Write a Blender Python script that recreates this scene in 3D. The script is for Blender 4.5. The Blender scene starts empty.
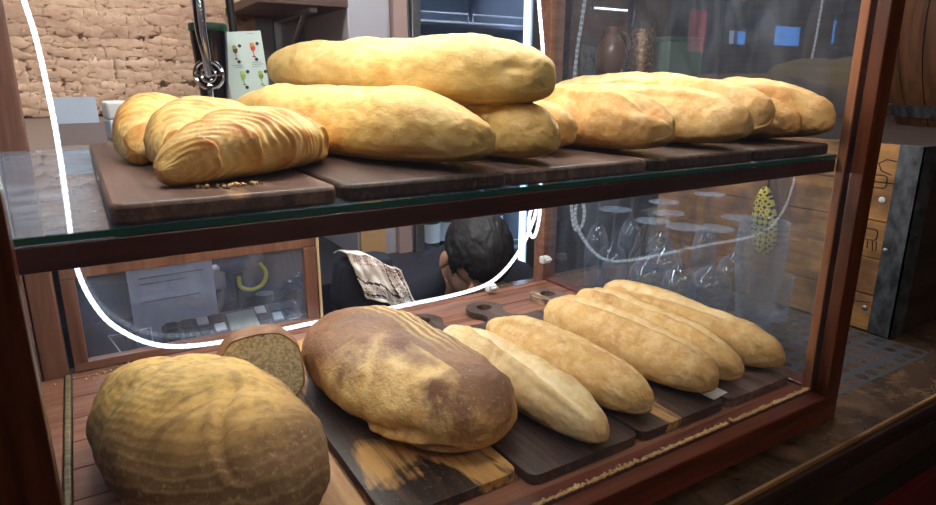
import bpy, bmesh, math, random
from mathutils import Vector, Matrix, noise
random.seed(7)
PI = math.pi
scene = bpy.context.scene
COL = scene.collection

# ------------------------------------------------------------------ materials
def lin(c):
    return tuple(((v/255)/12.92 if v/255 <= .04045 else ((v/255+.055)/1.055)**2.4) for v in c) + (1,)

class NT:
    def __init__(s, name):
        s.m = bpy.data.materials.new(name); s.m.use_nodes = True
        s.t = s.m.node_tree; s.t.nodes.clear()
        s.out = s.n('ShaderNodeOutputMaterial')
    def n(s, typ, **kw):
        x = s.t.nodes.new(typ)
        for k, v in kw.items():
            if k[0] == '_': setattr(x, k[1:], v)
            else: x.inputs[k.replace('__', ' ')].default_value = v
        return x
    def l(s, a, b): s.t.links.new(a, b)
    def pr(s, **kw):
        p = s.n('ShaderNodeBsdfPrincipled')
        for k, v in kw.items(): p.inputs[k.replace('__', ' ')].default_value = v
        s.l(p.outputs[0], s.out.inputs[0]); return p
    def coord(s, scale=(1, 1, 1), rnd=False, rot=(0, 0, 0), loc=(0, 0, 0)):
        tc = s.n('ShaderNodeTexCoord'); mp = s.n('ShaderNodeMapping')
        mp.inputs['Scale'].default_value = scale; mp.inputs['Rotation'].default_value = rot
        mp.inputs['Location'].default_value = loc
        if rnd:
            oi = s.n('ShaderNodeObjectInfo'); ad = s.n('ShaderNodeVectorMath', _operation='ADD')
            mu = s.n('ShaderNodeMath', _operation='MULTIPLY'); mu.inputs[1].default_value = 37.0
            s.l(oi.outputs['Random'], mu.inputs[0])
            s.l(tc.outputs['Object'], ad.inputs[0]); s.l(mu.outputs[0], ad.inputs[1]); s.l(ad.outputs[0], mp.inputs['Vector'])
        else: s.l(tc.outputs['Object'], mp.inputs['Vector'])
        return mp.outputs[0]
    def noise(s, vec, scale, detail=4, rough=.55, dist=0):
        x = s.n('ShaderNodeTexNoise'); x.inputs['Scale'].default_value = scale
        x.inputs['Detail'].default_value = detail; x.inputs['Roughness'].default_value = rough
        x.inputs['Distortion'].default_value = dist
        if vec is not None: s.l(vec, x.inputs['Vector'])
        return x.outputs[0]
    def ramp(s, fac, stops, interp='LINEAR'):
        r = s.n('ShaderNodeValToRGB'); r.color_ramp.interpolation = interp
        e = r.color_ramp.elements
        while len(e) < len(stops): e.new(.5)
        for k, (p, c) in enumerate(stops):
            e[k].position = p; e[k].color = c if len(c) == 4 else lin(c)
        s.l(fac, r.inputs[0]); return r.outputs[0]
    def mix(s, fac, a, b, blend='MIX'):
        x = s.n('ShaderNodeMix', _data_type='RGBA', _blend_type=blend)
        for sock, v in ((x.inputs['Factor'], fac), (x.inputs[6], a), (x.inputs[7], b)):
            if hasattr(v, 'links'): s.l(v, sock)
            elif isinstance(v, (int, float)): sock.default_value = v
            else: sock.default_value = v if len(v) == 4 else lin(v)
        return x.outputs[2]
    def math(s, op, a, b=0.0, clamp=False):
        x = s.n('ShaderNodeMath', _operation=op, _use_clamp=clamp)
        for i, v in ((0, a), (1, b)):
            if hasattr(v, 'links'): s.l(v, x.inputs[i])
            else: x.inputs[i].default_value = v
        return x.outputs[0]
    def sep(s, vec):
        x = s.n('ShaderNodeSeparateXYZ'); s.l(vec, x.inputs[0]); return x.outputs
    def bump(s, p, h, strength=.3, dist=.002):
        b = s.n('ShaderNodeBump'); b.inputs['Strength'].default_value = strength; b.inputs['Distance'].default_value = dist
        s.l(h, b.inputs['Height']); s.l(b.outputs[0], p.inputs['Normal'])

W_, B_ = (1, 1, 1, 1), (0, 0, 0, 1)
def plain(name, c, rough=.5, metal=0, spec=.5, vary=.0):
    t = NT(name); p = t.pr(Roughness=rough, Metallic=metal); p.inputs['Specular IOR Level'].default_value = spec
    n = t.noise(t.coord(rnd=True), 30, 3)
    d = tuple(v*.8 for v in c)
    t.l(t.mix(t.ramp(n, [(.3, B_), (.7, W_)]), d if vary else c, c), p.inputs['Base Color'])
    return t.m
def wood(name, dark, light, axis='X', scale=1.0, rough=.45, pale=None, pale_amt=.0, bump=.25, blotch=None):
    t = NT(name); p = t.pr(Roughness=rough)
    sc = {'X': (3, 40, 40), 'Y': (40, 3, 40), 'Z': (40, 40, 3)}[axis]
    v = t.coord(tuple(a*scale for a in sc), rnd=True)
    g = t.noise(v, 1.0, 6, .65, .6)
    v2 = t.coord(tuple(a*scale*3.5 for a in sc), rnd=True)
    g2 = t.noise(v2, 1.0, 3, .6)
    f = t.math('ADD', t.math('MULTIPLY', g, .7), t.math('MULTIPLY', g2, .3))
    c = t.ramp(f, [(.36, dark), (.62, light)])
    if pale:
        pv = t.coord({'X': (4, 22, 20), 'Y': (22, 4, 20), 'Z': (22, 20, 4)}[axis], rnd=True)
        k = t.noise(pv, 1.0, 3, .5, .4)
        c = t.mix(t.ramp(k, [(.66-pale_amt, B_), (.70-pale_amt, W_)]), c, pale)
    if blotch:
        k = t.noise(t.coord((9, 9, 9), rnd=True), 1.0, 4, .6)
        c = t.mix(t.ramp(k, [(.45, B_), (.62, W_)]), c, blotch)
    t.l(c, p.inputs['Base Color']); t.bump(p, f, bump, .001)
    return t.m
def glass(name, tint=(1, 1, 1, 1), ior=1.5, rough=.0, gl=(1, 1, 1, 1), smear_haze=0, edge=0):
    t = NT(name)
    tr = t.n('ShaderNodeBsdfTransparent', Color=tint); gs = t.n('ShaderNodeBsdfGlossy', Color=gl, Roughness=rough)
    fr = t.n('ShaderNodeFresnel', IOR=ior); mx = t.n('ShaderNodeMixShader'); ge = t.n('ShaderNodeNewGeometry')
    t.l(t.math('MULTIPLY', fr.outputs[0], t.math('SUBTRACT', 1.0, ge.outputs['Backfacing'])), mx.inputs[0]); t.l(tr.outputs[0], mx.inputs[1]); t.l(gs.outputs[0], mx.inputs[2])
    last = mx.outputs[0]
    if smear_haze:                                         # wipe streaks and dust, with bluish light haze painted into the same film
        df = t.n('ShaderNodeBsdfDiffuse', Color=lin((190, 205, 232)))
        m2 = t.n('ShaderNodeMixShader')
        k = t.noise(t.coord((14, 14, 5)), 2.0, 6, .7, 1.0)
        s2 = t.math('MULTIPLY', t.math('ADD', t.math('MULTIPLY', t.ramp(k, [(.42, B_), (.75, W_)]), .7), .3), smear_haze)
        if edge:  # paints bright outlines where the glass turns edge-on
            lw = t.n('ShaderNodeLayerWeight', Blend=.5)
            s2 = t.math('DIVIDE', s2, t.math('ADD', t.math('SUBTRACT', 1.0, lw.outputs['Facing']), edge), True)
        t.l(s2, m2.inputs[0]); t.l(last, m2.inputs[1]); t.l(df.outputs[0], m2.inputs[2]); last = m2.outputs[0]
    t.l(last, t.out.inputs[0]); return t.m
def emit(name, c, s):
    t = NT(name); e = t.n('ShaderNodeEmission', Color=c if len(c) == 4 else lin(c), Strength=s)
    t.l(e.outputs[0], t.out.inputs[0]); return t.m

def bread(name, base, brown, pale, flour=.35, bake=.5, rough=.62, speck=True):
    """crust: object-space blotches of bake, pale flour, and the lighter crumb inside the slashes ('score')"""
    t = NT(name); p = t.pr(Roughness=rough); p.inputs['Specular IOR Level'].default_value = .35
    p.inputs['Subsurface Weight'].default_value = .0
    v = t.coord(rnd=True)
    a = t.noise(v, 13, 6, .65, .4); b = t.noise(v, 55, 5, .65); f = t.noise(v, 210, 4, .75); wr = t.noise(t.coord((30, 130, 130), rnd=True), 1, 4, .6, .5)
    c = t.mix(t.ramp(a, [(.60-bake*.25, B_), (.88-bake*.3, W_)]), base, brown)
    c = t.mix(t.math('MULTIPLY', t.ramp(b, [(.44, B_), (.62, W_)]), flour), c, pale)
    c = t.mix(t.math('MULTIPLY', t.ramp(wr, [(.56, B_), (.66, W_)]), .30), c, brown)
    if speck:
        c = t.mix(t.math('MULTIPLY', t.ramp(f, [(.58, B_), (.68, W_)]), .38), c, brown)
        c = t.mix(t.math('MULTIPLY', t.ramp(f, [(.30, W_), (.42, B_)]), .45), c, pale)
    at = t.n('ShaderNodeAttribute', _attribute_name='score')
    c = t.mix(at.outputs['Fac'], c, pale)
    en = t.n('ShaderNodeAttribute', _attribute_name='tip')
    c = t.mix(t.math('MULTIPLY', en.outputs['Fac'], t.math('MULTIPLY', t.ramp(a, [(.3, B_), (.65, W_)]), .8)), c, brown)
    t.l(c, p.inputs['Base Color'])
    h = t.math('ADD', t.math('MULTIPLY', b, .6), t.math('MULTIPLY', f, .4))
    h = t.math('ADD', h, t.math('MULTIPLY', wr, .35)); t.bump(p, h, .75, .0022)
    return t.m

M = {}
M['case_wood'] = wood('case wood', (52, 22, 14), (104, 54, 34), 'Z', rough=.35)
M['case_wood_light'] = wood('case inner wood', (118, 68, 42), (172, 112, 74), 'Z', rough=.45)
M['case_wood_x'] = wood('case rail wood', (44, 16, 12), (84, 38, 28), 'X', rough=.4)
M['rail_red'] = wood('bottom rail wood', (70, 28, 20), (122, 62, 46), 'X', rough=.35)
M['back_wood'] = wood('back rail wood', (110, 72, 58), (156, 112, 92), 'X', rough=.5)
M['door_wood'] = wood('sliding door wood', (100, 64, 50), (140, 98, 80), 'Z', rough=.5)
def board_mat(name, dark, mid, light, pale, amt, seed):
    t = NT(name); p = t.pr(Roughness=.42)
    v = t.coord((46, 4, 40), rnd=True); g = t.noise(v, 1, 7, .7, .8)
    w = t.noise(t.coord((150, 9, 90), rnd=True), 1, 4, .65)
    k = t.noise(t.coord((9, 3, 6), rnd=True, loc=(seed, 0, 0)), 1, 4, .55, 1.5)
    sp = t.noise(t.coord(rnd=True), 230, 3, .7)
    f = t.math('ADD', t.math('MULTIPLY', g, .6), t.math('MULTIPLY', w, .4))
    c = t.ramp(f, [(.36, dark), (.5, mid), (.64, light)])
    c2 = t.ramp(f, [(.34, mid), (.5, pale), (.66, tuple(min(255, q*1.12) for q in pale))])
    c = t.mix(t.ramp(t.math('ADD', k, t.math('MULTIPLY', t.math('SUBTRACT', w, .5), .12)), [(.66-amt, B_), (.72-amt, W_)]), c, c2)
    c = t.mix(t.math('MULTIPLY', t.ramp(sp, [(.62, B_), (.70, W_)]), .35), c, (170, 140, 116))
    t.l(c, p.inputs['Base Color']); t.l(t.ramp(f, [(.3, (150, 150, 150)), (.7, (205, 205, 205))]), p.inputs['Roughness'])
    t.bump(p, f, .45, .0012); return t.m
M['board'] = board_mat('scorched streaked board', (26, 20, 18), (52, 38, 32), (92, 66, 50), (200, 154, 92), .15, 3)
M['board_worn'] = board_mat('dark board with worn patch', (34, 26, 26), (64, 48, 42), (104, 80, 66), (190, 150, 98), .07, 5)
M['board_hot'] = board_mat('scorched board wood', (34, 26, 26), (66, 50, 46), (108, 84, 74), (190, 150, 98), .03, 1)
M['board_brown'] = board_mat('brown board wood', (58, 40, 34), (98, 72, 62), (136, 106, 92), (176, 138, 100), .02, 2)
M['board_grey'] = board_mat('grey brown board wood', (56, 42, 40), (102, 80, 74), (146, 122, 110), (200, 168, 124), .06, 4)
M['board_pale'] = wood('pale board wood', (170, 118, 66), (214, 164, 104), 'Y', rough=.55)
M['front_glass'] = glass('front pane', ior=1.38, smear_haze=.035)
M['side_glass'] = glass('side pane', tint=(.93, .96, .97, 1), ior=1.75, smear_haze=.075)
M['left_glass'] = glass('left pane', tint=(.95, .97, 1, 1), ior=1.55, smear_haze=.12)
M['shelf_glass'] = glass('shelf glass', tint=(.82, .93, .92, 1), ior=1.55, smear_haze=.42)
M['shelf_edge'] = plain('green glass edge', (34, 84, 74), .12)
M['door_glass'] = glass('sliding door pane', tint=(.86, .9, .96, 1), ior=1.5, smear_haze=.15)
M['wine_glass'] = glass('drinking glass', tint=(.90, .93, .96, 1), ior=1.9, rough=.05, smear_haze=.11, edge=.10)
M['chrome'] = plain('chrome', (215, 215, 220), .12, 1)
M['steel'] = plain('brushed steel', (150, 152, 158), .35, .9)
M['black'] = plain('black plastic', (22, 22, 24), .4)
M['dark'] = plain('dark lacquer', (30, 22, 20), .45)
M['dark_mirror'] = plain('dark polished metal', (70, 66, 72), .15, .9)
M['green'] = plain('green rim', (24, 62, 44), .35)
M['white'] = plain('white paper', (228, 230, 232), .7)
M['bluepaper'] = plain('bluish paper', (176, 192, 212), .7)
M['grey'] = plain('grey', (120, 120, 124), .6)
M['yellow'] = plain('yellow hose', (206, 198, 60), .4)
M['navy'] = plain('navy cloth', (26, 28, 46), .85, vary=1)
M['skin'] = plain('skin', (196, 148, 122), .55)
M['hair'] = plain('dark hair', (28, 24, 28), .6, vary=1)
M['grey_wall'] = plain('grey panel', (136, 134, 142), .5)
M['steel_wall'] = plain('steel panel', (176, 176, 186), .4, .3)
M['ceiling'] = plain('dark ceiling', (60, 52, 46), .8)

def led_mat():
    t = NT('white light strip'); e = t.n('ShaderNodeEmission', Color=(.82, .91, 1, 1))
    uv = t.n('ShaderNodeUVMap', _uv_map='len'); x = t.sep(uv.outputs[0])[0]
    s = t.math('SINE', t.math('MULTIPLY', x, 2*PI/.0105))
    t.l(t.math('ADD', t.math('MULTIPLY', s, .7), 1.9), e.inputs['Strength'])
    t.l(e.outputs[0], t.out.inputs[0]); return t.m
M['led'] = led_mat()

# ------------------------------------------------------------------ mesh helpers
class MB:
    def __init__(s): s.bm = bmesh.new()
    def box(s, x0, x1, y0, y1, z0, z1, mat=None):
        r = bmesh.ops.create_cube(s.bm, size=1)['verts']
        mt = Matrix.Translation(((x0+x1)/2, (y0+y1)/2, (z0+z1)/2)) @ Matrix.Diagonal((abs(x1-x0), abs(y1-y0), abs(z1-z0), 1))
        if mat is not None: mt = mat @ mt
        bmesh.ops.transform(s.bm, matrix=mt, verts=r); return s
    def sphere(s, c, r, seg=20, rings=12, mat=None):
        v = bmesh.ops.create_uvsphere(s.bm, u_segments=seg, v_segments=rings, radius=1)['verts']
        r = r if hasattr(r, '__len__') else (r, r, r)
        m = Matrix.Translation(c) @ (mat or Matrix.Identity(4)) @ Matrix.Diagonal((*r, 1))
        bmesh.ops.transform(s.bm, matrix=m, verts=v); return s
    def rings(s, loops, cap=True, closed=False):
        vs = [[s.bm.verts.new(p) for p in lp] for lp in loops]
        n = len(vs[0])
        rng = range(len(vs)) if closed else range(len(vs)-1)
        for i in rng:
            a, b = vs[i], vs[(i+1) % len(vs)]
            for k in range(n): s.bm.faces.new((a[k], a[(k+1) % n], b[(k+1) % n], b[k]))
        if cap and not closed:
            s.bm.faces.new(vs[0][::-1]); s.bm.faces.new(vs[-1])
        return vs
    def lathe(s, prof, c=(0, 0, 0), n=32, mat=None, cap=True):
        lp = []
        for r, z in prof:
            pts = [Vector((r*math.cos(2*PI*k/n), r*math.sin(2*PI*k/n), z)) for k in range(n)]
            lp.append([(mat @ p if mat else p) + Vector(c) for p in pts])
        s.rings(lp, cap); return s
    def tube(s, path, r, n=10, closed=False):
        P = [Vector(p) for p in path]; N = len(P); up = None; lp = []
        for i in range(N):
            if closed: d = P[(i+1) % N]-P[i-1]
            else: d = P[min(i+1, N-1)]-P[max(i-1, 0)]
            d.normalize()
            if up is None:
                up = Vector((0, 0, 1)) if abs(d.z) < .9 else Vector((1, 0, 0))
            side = d.cross(up).normalized(); up = side.cross(d).normalized()
            rr = r[i] if hasattr(r, '__len__') else r
            lp.append([P[i] + (side*math.cos(2*PI*k/n) + up*math.sin(2*PI*k/n))*rr for k in range(n)])
        s.rings(lp, True, closed); return s
    def prism(s, outline, z0, z1, holes=(), mat=None):
        bm = bmesh.new(); edges = []
        for lp in [outline, *holes]:
            v = [bm.verts.new((x, y, z0)) for x, y in lp]
            edges += [bm.edges.new((v[i], v[(i+1) % len(v)])) for i in range(len(v))]
        if holes: bmesh.ops.triangle_fill(bm, use_beauty=True, use_dissolve=False, edges=edges)
        else: bm.faces.new([e.verts[0] for e in edges])
        r = bmesh.ops.extrude_face_region(bm, geom=bm.faces[:])
        bmesh.ops.translate(bm, verts=[g for g in r['geom'] if isinstance(g, bmesh.types.BMVert)], vec=(0, 0, z1-z0))
        if mat is not None: bmesh.ops.transform(bm, matrix=mat, verts=bm.verts[:])
        me = bpy.data.meshes.new('tmp'); bm.to_mesh(me); bm.free(); s.bm.from_mesh(me); bpy.data.meshes.remove(me); return s
    def build(s, name, mat, parent=None, smooth=True, bevel=0, angle=35, seg=2):
        bmesh.ops.recalc_face_normals(s.bm, faces=s.bm.faces[:])
        me = bpy.data.meshes.new(name); s.bm.to_mesh(me); s.bm.free()
        o = bpy.data.objects.new(name, me); COL.objects.link(o)
        for m in (mat if isinstance(mat, list) else [mat]): me.materials.append(m)
        if parent: o.parent = parent
        if smooth:
            me.shade_smooth()
            try: me.set_sharp_from_angle(angle=math.radians(angle))
            except Exception: pass
        if bevel:
            b = o.modifiers.new('bevel', 'BEVEL'); b.width = bevel; b.segments = seg; b.limit_method = 'ANGLE'; b.angle_limit = math.radians(40)
        return o

def tag(o, label=None, cat=None, group=None, kind=None):
    if label: o['label'] = label
    if cat: o['category'] = cat
    if group: o['group'] = group
    if kind: o['kind'] = kind
    return o
def thing(name, label, cat, loc=(0, 0, 0), rz=0, group=None):
    o = bpy.data.objects.new(name, None); COL.objects.link(o); o.empty_display_size = .02
    o.location = loc; o.rotation_euler = (0, 0, rz); return tag(o, label, cat, group)
def struct(name, mb, mat, **kw): return tag(mb.build(name, mat, **kw), kind='structure')
def catmull(pts, n=8):
    P = [Vector(p) for p in pts]; P = [P[0]*2-P[1]] + P + [P[-1]*2-P[-2]]; out = []
    for i in range(1, len(P)-2):
        for k in range(n):
            t = k/n; a, b, c, d = P[i-1:i+3]
            out.append(.5*((2*b)+(c-a)*t+(2*a-5*b+4*c-d)*t*t+(3*b-a-3*c+d)*t**3))
    out.append(P[-2]); return out
def circle(cx, cy, r, n=20, a0=0, a1=2*PI, end=False):
    k = n if not end else n-1
    return [(cx+r*math.cos(a0+(a1-a0)*i/k), cy+r*math.sin(a0+(a1-a0)*i/k)) for i in range(n)]
def copy_tree(o, parent=None):
    c = o.copy(); COL.objects.link(c)
    if parent: c.parent = parent
    for ch in list(o.children): copy_tree(ch, c)
    return c

# ------------------------------------------------------------------ camera
cam = bpy.data.cameras.new('camera'); co = bpy.data.objects.new('camera', cam); COL.objects.link(co)
yaw, pit, rol, f = .5514, .2655, .0013, 625.82
F = Vector((math.sin(yaw)*math.cos(pit), math.cos(yaw)*math.cos(pit), -math.sin(pit)))
R0 = Vector((math.cos(yaw), -math.sin(yaw), 0)); U0 = R0.cross(F)
R = R0*math.cos(rol)+U0*math.sin(rol); U = U0*math.cos(rol)-R0*math.sin(rol)
mw = Matrix((R, U, -F)).transposed().to_4x4(); mw.translation = (.0475, -.4113, .4035)
co.matrix_world = mw
cam.sensor_width = 36; cam.lens = f/936*36; cam.clip_start = .01
cam.shift_y = 0
scene.camera = co

# ------------------------------------------------------------------ room
FZ = -1.13; CZ = 1.55; X0, X1, Y0, Y1 = -2.6, 2.9, -2.4, 1.8
flm = wood('floor tiles', (70, 56, 46), (104, 86, 72), 'X', .5)
struct('floor', MB().box(X0-.1, X1+.1, Y0-.1, Y1+.1, FZ-.08, FZ), flm)
struct('ceiling', MB().box(X0-.1, X1+.1, Y0-.1, Y1+.1, CZ, CZ+.08), M['ceiling'])
plank = wood('dark wall planks', (34, 24, 22), (74, 54, 46), 'Y', .7, .6)
struct('wall_right', MB().box(X1, X1+.1, Y0-.1, Y1+.1, FZ, CZ), plank)
struct('wall_front', MB().box(X0-.1, X1+.1, Y0-.1, Y0, FZ, CZ), plain('room wall', (96, 80, 66), .8))
struct('wall_left', MB().box(X0-.1, X0, Y0-.1, Y1+.1, FZ, CZ), plain('room wall left', (84, 70, 60), .8))
# back wall with four small street windows left of the bar
wins = [(-.55, .62, .36, .93), (-.98, -.66, .36, .93)]
# back wall: a band of street windows left of the bar, rough stone behind the ledge, plain plaster elsewhere
wb = plain('back wall plaster', (70, 58, 52), .8)
WX0, WX1, WZ0, WZ1 = -2.60, -.92, .53, .84
struct('wall_back', MB().box(X0-.1, X1+.1, Y1, Y1+.1, FZ, WZ0).box(X0-.1, X1+.1, Y1, Y1+.1, WZ1, CZ)
       .box(X0-.1, WX0, Y1, Y1+.1, WZ0, WZ1).box(WX1, X1+.1, Y1, Y1+.1, WZ0, WZ1), wb)
for i, (a, b, z0, z1) in enumerate([(-1.21, -.985, .555, .775), (-1.545, -1.30, .60, .69), (-2.05, -1.69, .605, .73), (-2.42, -2.25, .63, .79)]):
    nx = [-1.30, -1.69, -2.25, WX0][i]
    fr = MB().box(nx, a, Y1+.01, Y1+.09, WZ0, WZ1)                         # mullion to the next window
    if i == 0: fr.box(b, WX1, Y1+.01, Y1+.09, WZ0, WZ1)
    fr.box(a, b, Y1+.01, Y1+.09, WZ0, z0)
    # head board with a scalloped lower edge
    n = max(1, round((b-a)/.075)); out = [(a, WZ1), (a, z1)]
    for k in range(n):
        c = a+(b-a)*(k+.5)/n; r = (b-a)/n/2
        out += [(c-r*math.cos(PI*j/8), z1-.45*r*math.sin(PI*j/8)) for j in range(1, 9)]
    out += [(b, WZ1)]
    out = [p for j, p in enumerate(out) if j == 0 or (Vector(p)-Vector(out[j-1])).length > 1e-5]
    fr.prism(out, -.03, .0, mat=Matrix.Translation((0, Y1+.05, 0)) @ Matrix.Rotation(PI/2, 4, 'X'))
    w = struct('window_%d' % (i+1), fr, M['dark'], smooth=False)
    MB().box(a, b, Y1+.06, Y1+.064, z0, z1).build('pane', glass('street pane', ior=1.3), w, smooth=False)
# sunlit things across the street
blue = plain('blue awning cloth', (52, 130, 214), .8)
t = thing('shop_awning', 'bright blue shop awning across the street, mirrored in the side pane', 'awning', (-4.4, 3.3, FZ))
MB().box(-.75, 1.02, -.02, .02, 1.2, 2.2).build('awning_cloth', blue, t, smooth=False)
for px_ in (-.6, .9): MB().tube([(px_, 0, 0), (px_, 0, 1.2)], .02).build('post', M['grey'], t)
t = thing('parasol', 'red street parasol, mirrored in the side pane', 'parasol', (-2.49, 2.9, FZ))
MB().lathe([(.175, 1.50), (.12, 2.45)], n=12).build('canopy', plain('red parasol cloth', (206, 42, 56), .8), t)
MB().tube([(0, 0, 0), (0, 0, 1.7)], .02).build('pole', M['white'], t)
MB().lathe([(.16, 0), (.16, .05), (.05, .07)]).build('base', M['grey'], t)
struct('ground', MB().box(-9, 4, 1.95, 9, FZ-.1, FZ-.002), plain('street', (150, 146, 140), .9))

# rough stone cladding
bm = bmesh.new(); NX, NZ = 330, 200; sx0, sx1, sz0, sz1 = -.75, .575, .31, 1.0
def stone_h(x, z):
    row = math.floor(z/.066); off = (row*.37) % 1; wd = .20+.09*noise.noise((row*5.3, 0, 1))
    u = (x/wd+off) % 1; v = (z/.066) % 1
    edge = min(min(u, 1-u)*wd, min(v, 1-v)*.066)
    cell = noise.noise((math.floor(x/wd+off)*3.1, row*7.7, 0))
    h = .004*cell + .0028*noise.fractal((x*30, z*60, 3), .8, 2.1, 6) + .002*noise.noise((x*12+z*20, z*70, 1))
    return h - .007*max(0, 1-edge/.003)
gv = [[bm.verts.new((sx0+(sx1-sx0)*i/NX, Y1-.025-stone_h(sx0+(sx1-sx0)*i/NX, sz0+(sz1-sz0)*j/NZ), sz0+(sz1-sz0)*j/NZ)) for i in range(NX+1)] for j in range(NZ+1)]
for j in range(NZ):
    for i in range(NX): bm.faces.new((gv[j][i], gv[j][i+1], gv[j+1][i+1], gv[j+1][i]))
bd = [gv[0][i] for i in range(NX+1)]
mb = MB(); mb.bm.free(); mb.bm = bm
t = NT('rough beige stone'); p = t.pr(Roughness=.9)
v = t.coord((6, 6, 14)); a = t.noise(v, 1, 5, .6); b = t.noise(t.coord((60, 60, 90)), 1, 4, .65)
c = t.ramp(a, [(.3, (160, 128, 108)), (.55, (192, 162, 138)), (.75, (206, 182, 160))])
c = t.mix(t.math('MULTIPLY', t.ramp(b, [(.5, B_), (.75, W_)]), .4), c, (128, 98, 84)); t.l(c, p.inputs['Base Color']); t.bump(p, b, .6, .003)
o = struct('trim_stone', mb, t.m, angle=180)
so = o.modifiers.new('solid', 'SOLIDIFY'); so.thickness = .03; so.offset = -1
# grey panels behind the bar: grey sheet, paler steel door, pillar
struct('trim_panel', MB().box(.575, .90, Y1-.03, Y1, -.6, 1.2), M['grey_wall'], smooth=False)
struct('trim_door', MB().box(.735, .865, Y1-.45, Y1-.05, -.6, 1.2), M['steel_wall'], smooth=False, bevel=.004)
struct('trim_pillar', MB().box(.866, .912, Y1-.47, Y1-.20, FZ, 1.2), plain('mauve pillar', (150, 126, 122), .6), smooth=False, bevel=.003)
struct('trim_panel_lower', MB().box(.738, .82, Y1-.47, Y1-.452, -.65, .30), plain('tan panel', (176, 140, 100), .6), smooth=False)

struct('trim_planks', MB().box(1.46, X1-.03, Y1-.05, Y1-.001, FZ, 1.5), plank, smooth=False)
# wall shelf with a red tin
t = thing('wall_shelf', 'dark brown wall shelf on steel bracket above the long loaves', 'shelf', (.64, Y1-.03, .615))
MB().box(-.15, .10, -.42, 0, -.012, .012).build('plank', wood('shelf wood', (58, 40, 38), (96, 72, 68), 'X'), t, bevel=.003, smooth=False)
MB().box(.0, .022, -.012, 0, -.25, -.012).box(.0, .022, -.38, 0, -.024, -.012).tube([(.011, -.012, -.2), (.011, -.3, -.02)], .007).build('bracket', M['steel'], t)
t = thing('tin', 'red tin on the dark wall shelf', 'tin', (.60, Y1-.30, .6275))
MB().box(-.07, .07, -.05, .05, 0, .13).build('body', plain('red tin paint', (150, 34, 46), .4), t, bevel=.006)
MB().box(-.072, .072, -.052, .052, .13, .15).build('lid', M['dark'], t, bevel=.004)
t = thing('box', 'grey box beside the red tin on the wall shelf', 'box', (.70, Y1-.30, .6275))
MB().box(-.030, .030, -.04, .04, 0, .1).build('body', M['grey'], t, bevel=.003)
MB().box(-.0305, .0305, -.0405, .0405, .06, .08).build('stripe', M['white'], t)

# glass-door fridge
t = thing('glass_door_fridge', 'lit glass door drinks fridge behind the case', 'fridge', (1.16, Y1-.005, FZ)); t.scale = (.84, 1, 1)
fw = M['steel']; dk = plain('fridge liner', (140, 152, 172), .4)
MB().box(-.285, .285, -.03, 0, .1, 2.5).box(-.285, -.27, -.45, -.03, .1, 2.5).box(.27, .285, -.45, -.03, .1, 2.5).box(-.285, .285, -.45, 0, 2.5, 2.55).box(-.285, .285, -.45, 0, 0, .1).build('cabinet', dk, t, smooth=False)
sh = []
for k, z in enumerate([.55, .95, 1.30, 1.71, 2.05]):
    m = MB(); m.box(-.265, .265, -.40, -.035, z-.006, z)
    m.tube([(-.265, -.405, z+.004), (.265, -.405, z+.004)], .005); 
    for (xa, xb) in ((-.255, -.01), (.01, .255)): m.tube([(xa, -.41, z), (xa, -.41, z+.03), (xb, -.41, z+.03), (xb, -.41, z)], .0035, 8)
    m.build('shelf', M['steel_wall'], t)
MB().box(-.285, -.25, -.475, -.455, .1, 2.5).box(.235, .285, -.475, -.455, .1, 2.5).build('door_frame', M['steel'], t, smooth=False, bevel=.003)
MB().box(-.25, .235, -.468, -.464, .1, 2.5).build('door_pane', glass('fridge pane', tint=(.9, .95, 1, 1), ior=1.35), t, smooth=False)
MB().box(.215, .235, -.462, -.450, .15, 2.45).build('light_strip', emit('fridge light', (205, 226, 255), 3.2), t)
fx, fy = 1.16, Y1-.005
bp = [(.036, 0), (.037, .01), (.037, .15), (.030, .185), (.013, .215), (.013, .26), (.015, .262), (.015, .275)]
def bottle(kind, mat, label, loc, s=1.0, group=None):
    t = thing('bottle', label, 'bottle', loc, group=group)
    MB().lathe([(r*s, z*s) for r, z in bp], n=20).build('body', mat, t)
    MB().lathe([(.0375*s, .05*s), (.0375*s, .12*s)], n=20).build('paper_label', M['white'] if kind % 2 else plain('label %d' % kind, [(190, 170, 90), (120, 160, 120), (180, 190, 200)][kind % 3], .6), t)
    MB().lathe([(.0155*s, .255*s), (.0155*s, .28*s), (.0, .281*s)], n=16).build('cap', M['black'], t)
    return t
bm_ = [plain('green bottle', (44, 84, 70), .15), plain('clear bottle', (150, 170, 186), .12), plain('amber bottle', (150, 92, 34), .15), plain('dark bottle', (34, 44, 56), .15)]
nm = ['green', 'clear', 'amber', 'dark']
GB = 'bottles on the lit fridge shelves'
cols = [2, 0, 3, 0, 1, 0]
for k, kx in enumerate([-.215, -.135, -.055, .03, .11, .18]):
    bottle(k, bm_[cols[k]], '%s bottle in the lit fridge behind the bowed person' % nm[cols[k]], (fx+kx*.84, fy-.33, FZ+.95), .95, GB)
for k, kx in enumerate([-.2, -.11, -.02, .07, .16]):
    bottle(k+1, bm_[[1, 3, 0, 3, 0][k]], '%s bottle on the lower fridge shelf' % nm[[1, 3, 0, 3, 0][k]], (fx+kx*.84, fy-.33, FZ+.55), 1.0, GB)
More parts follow.
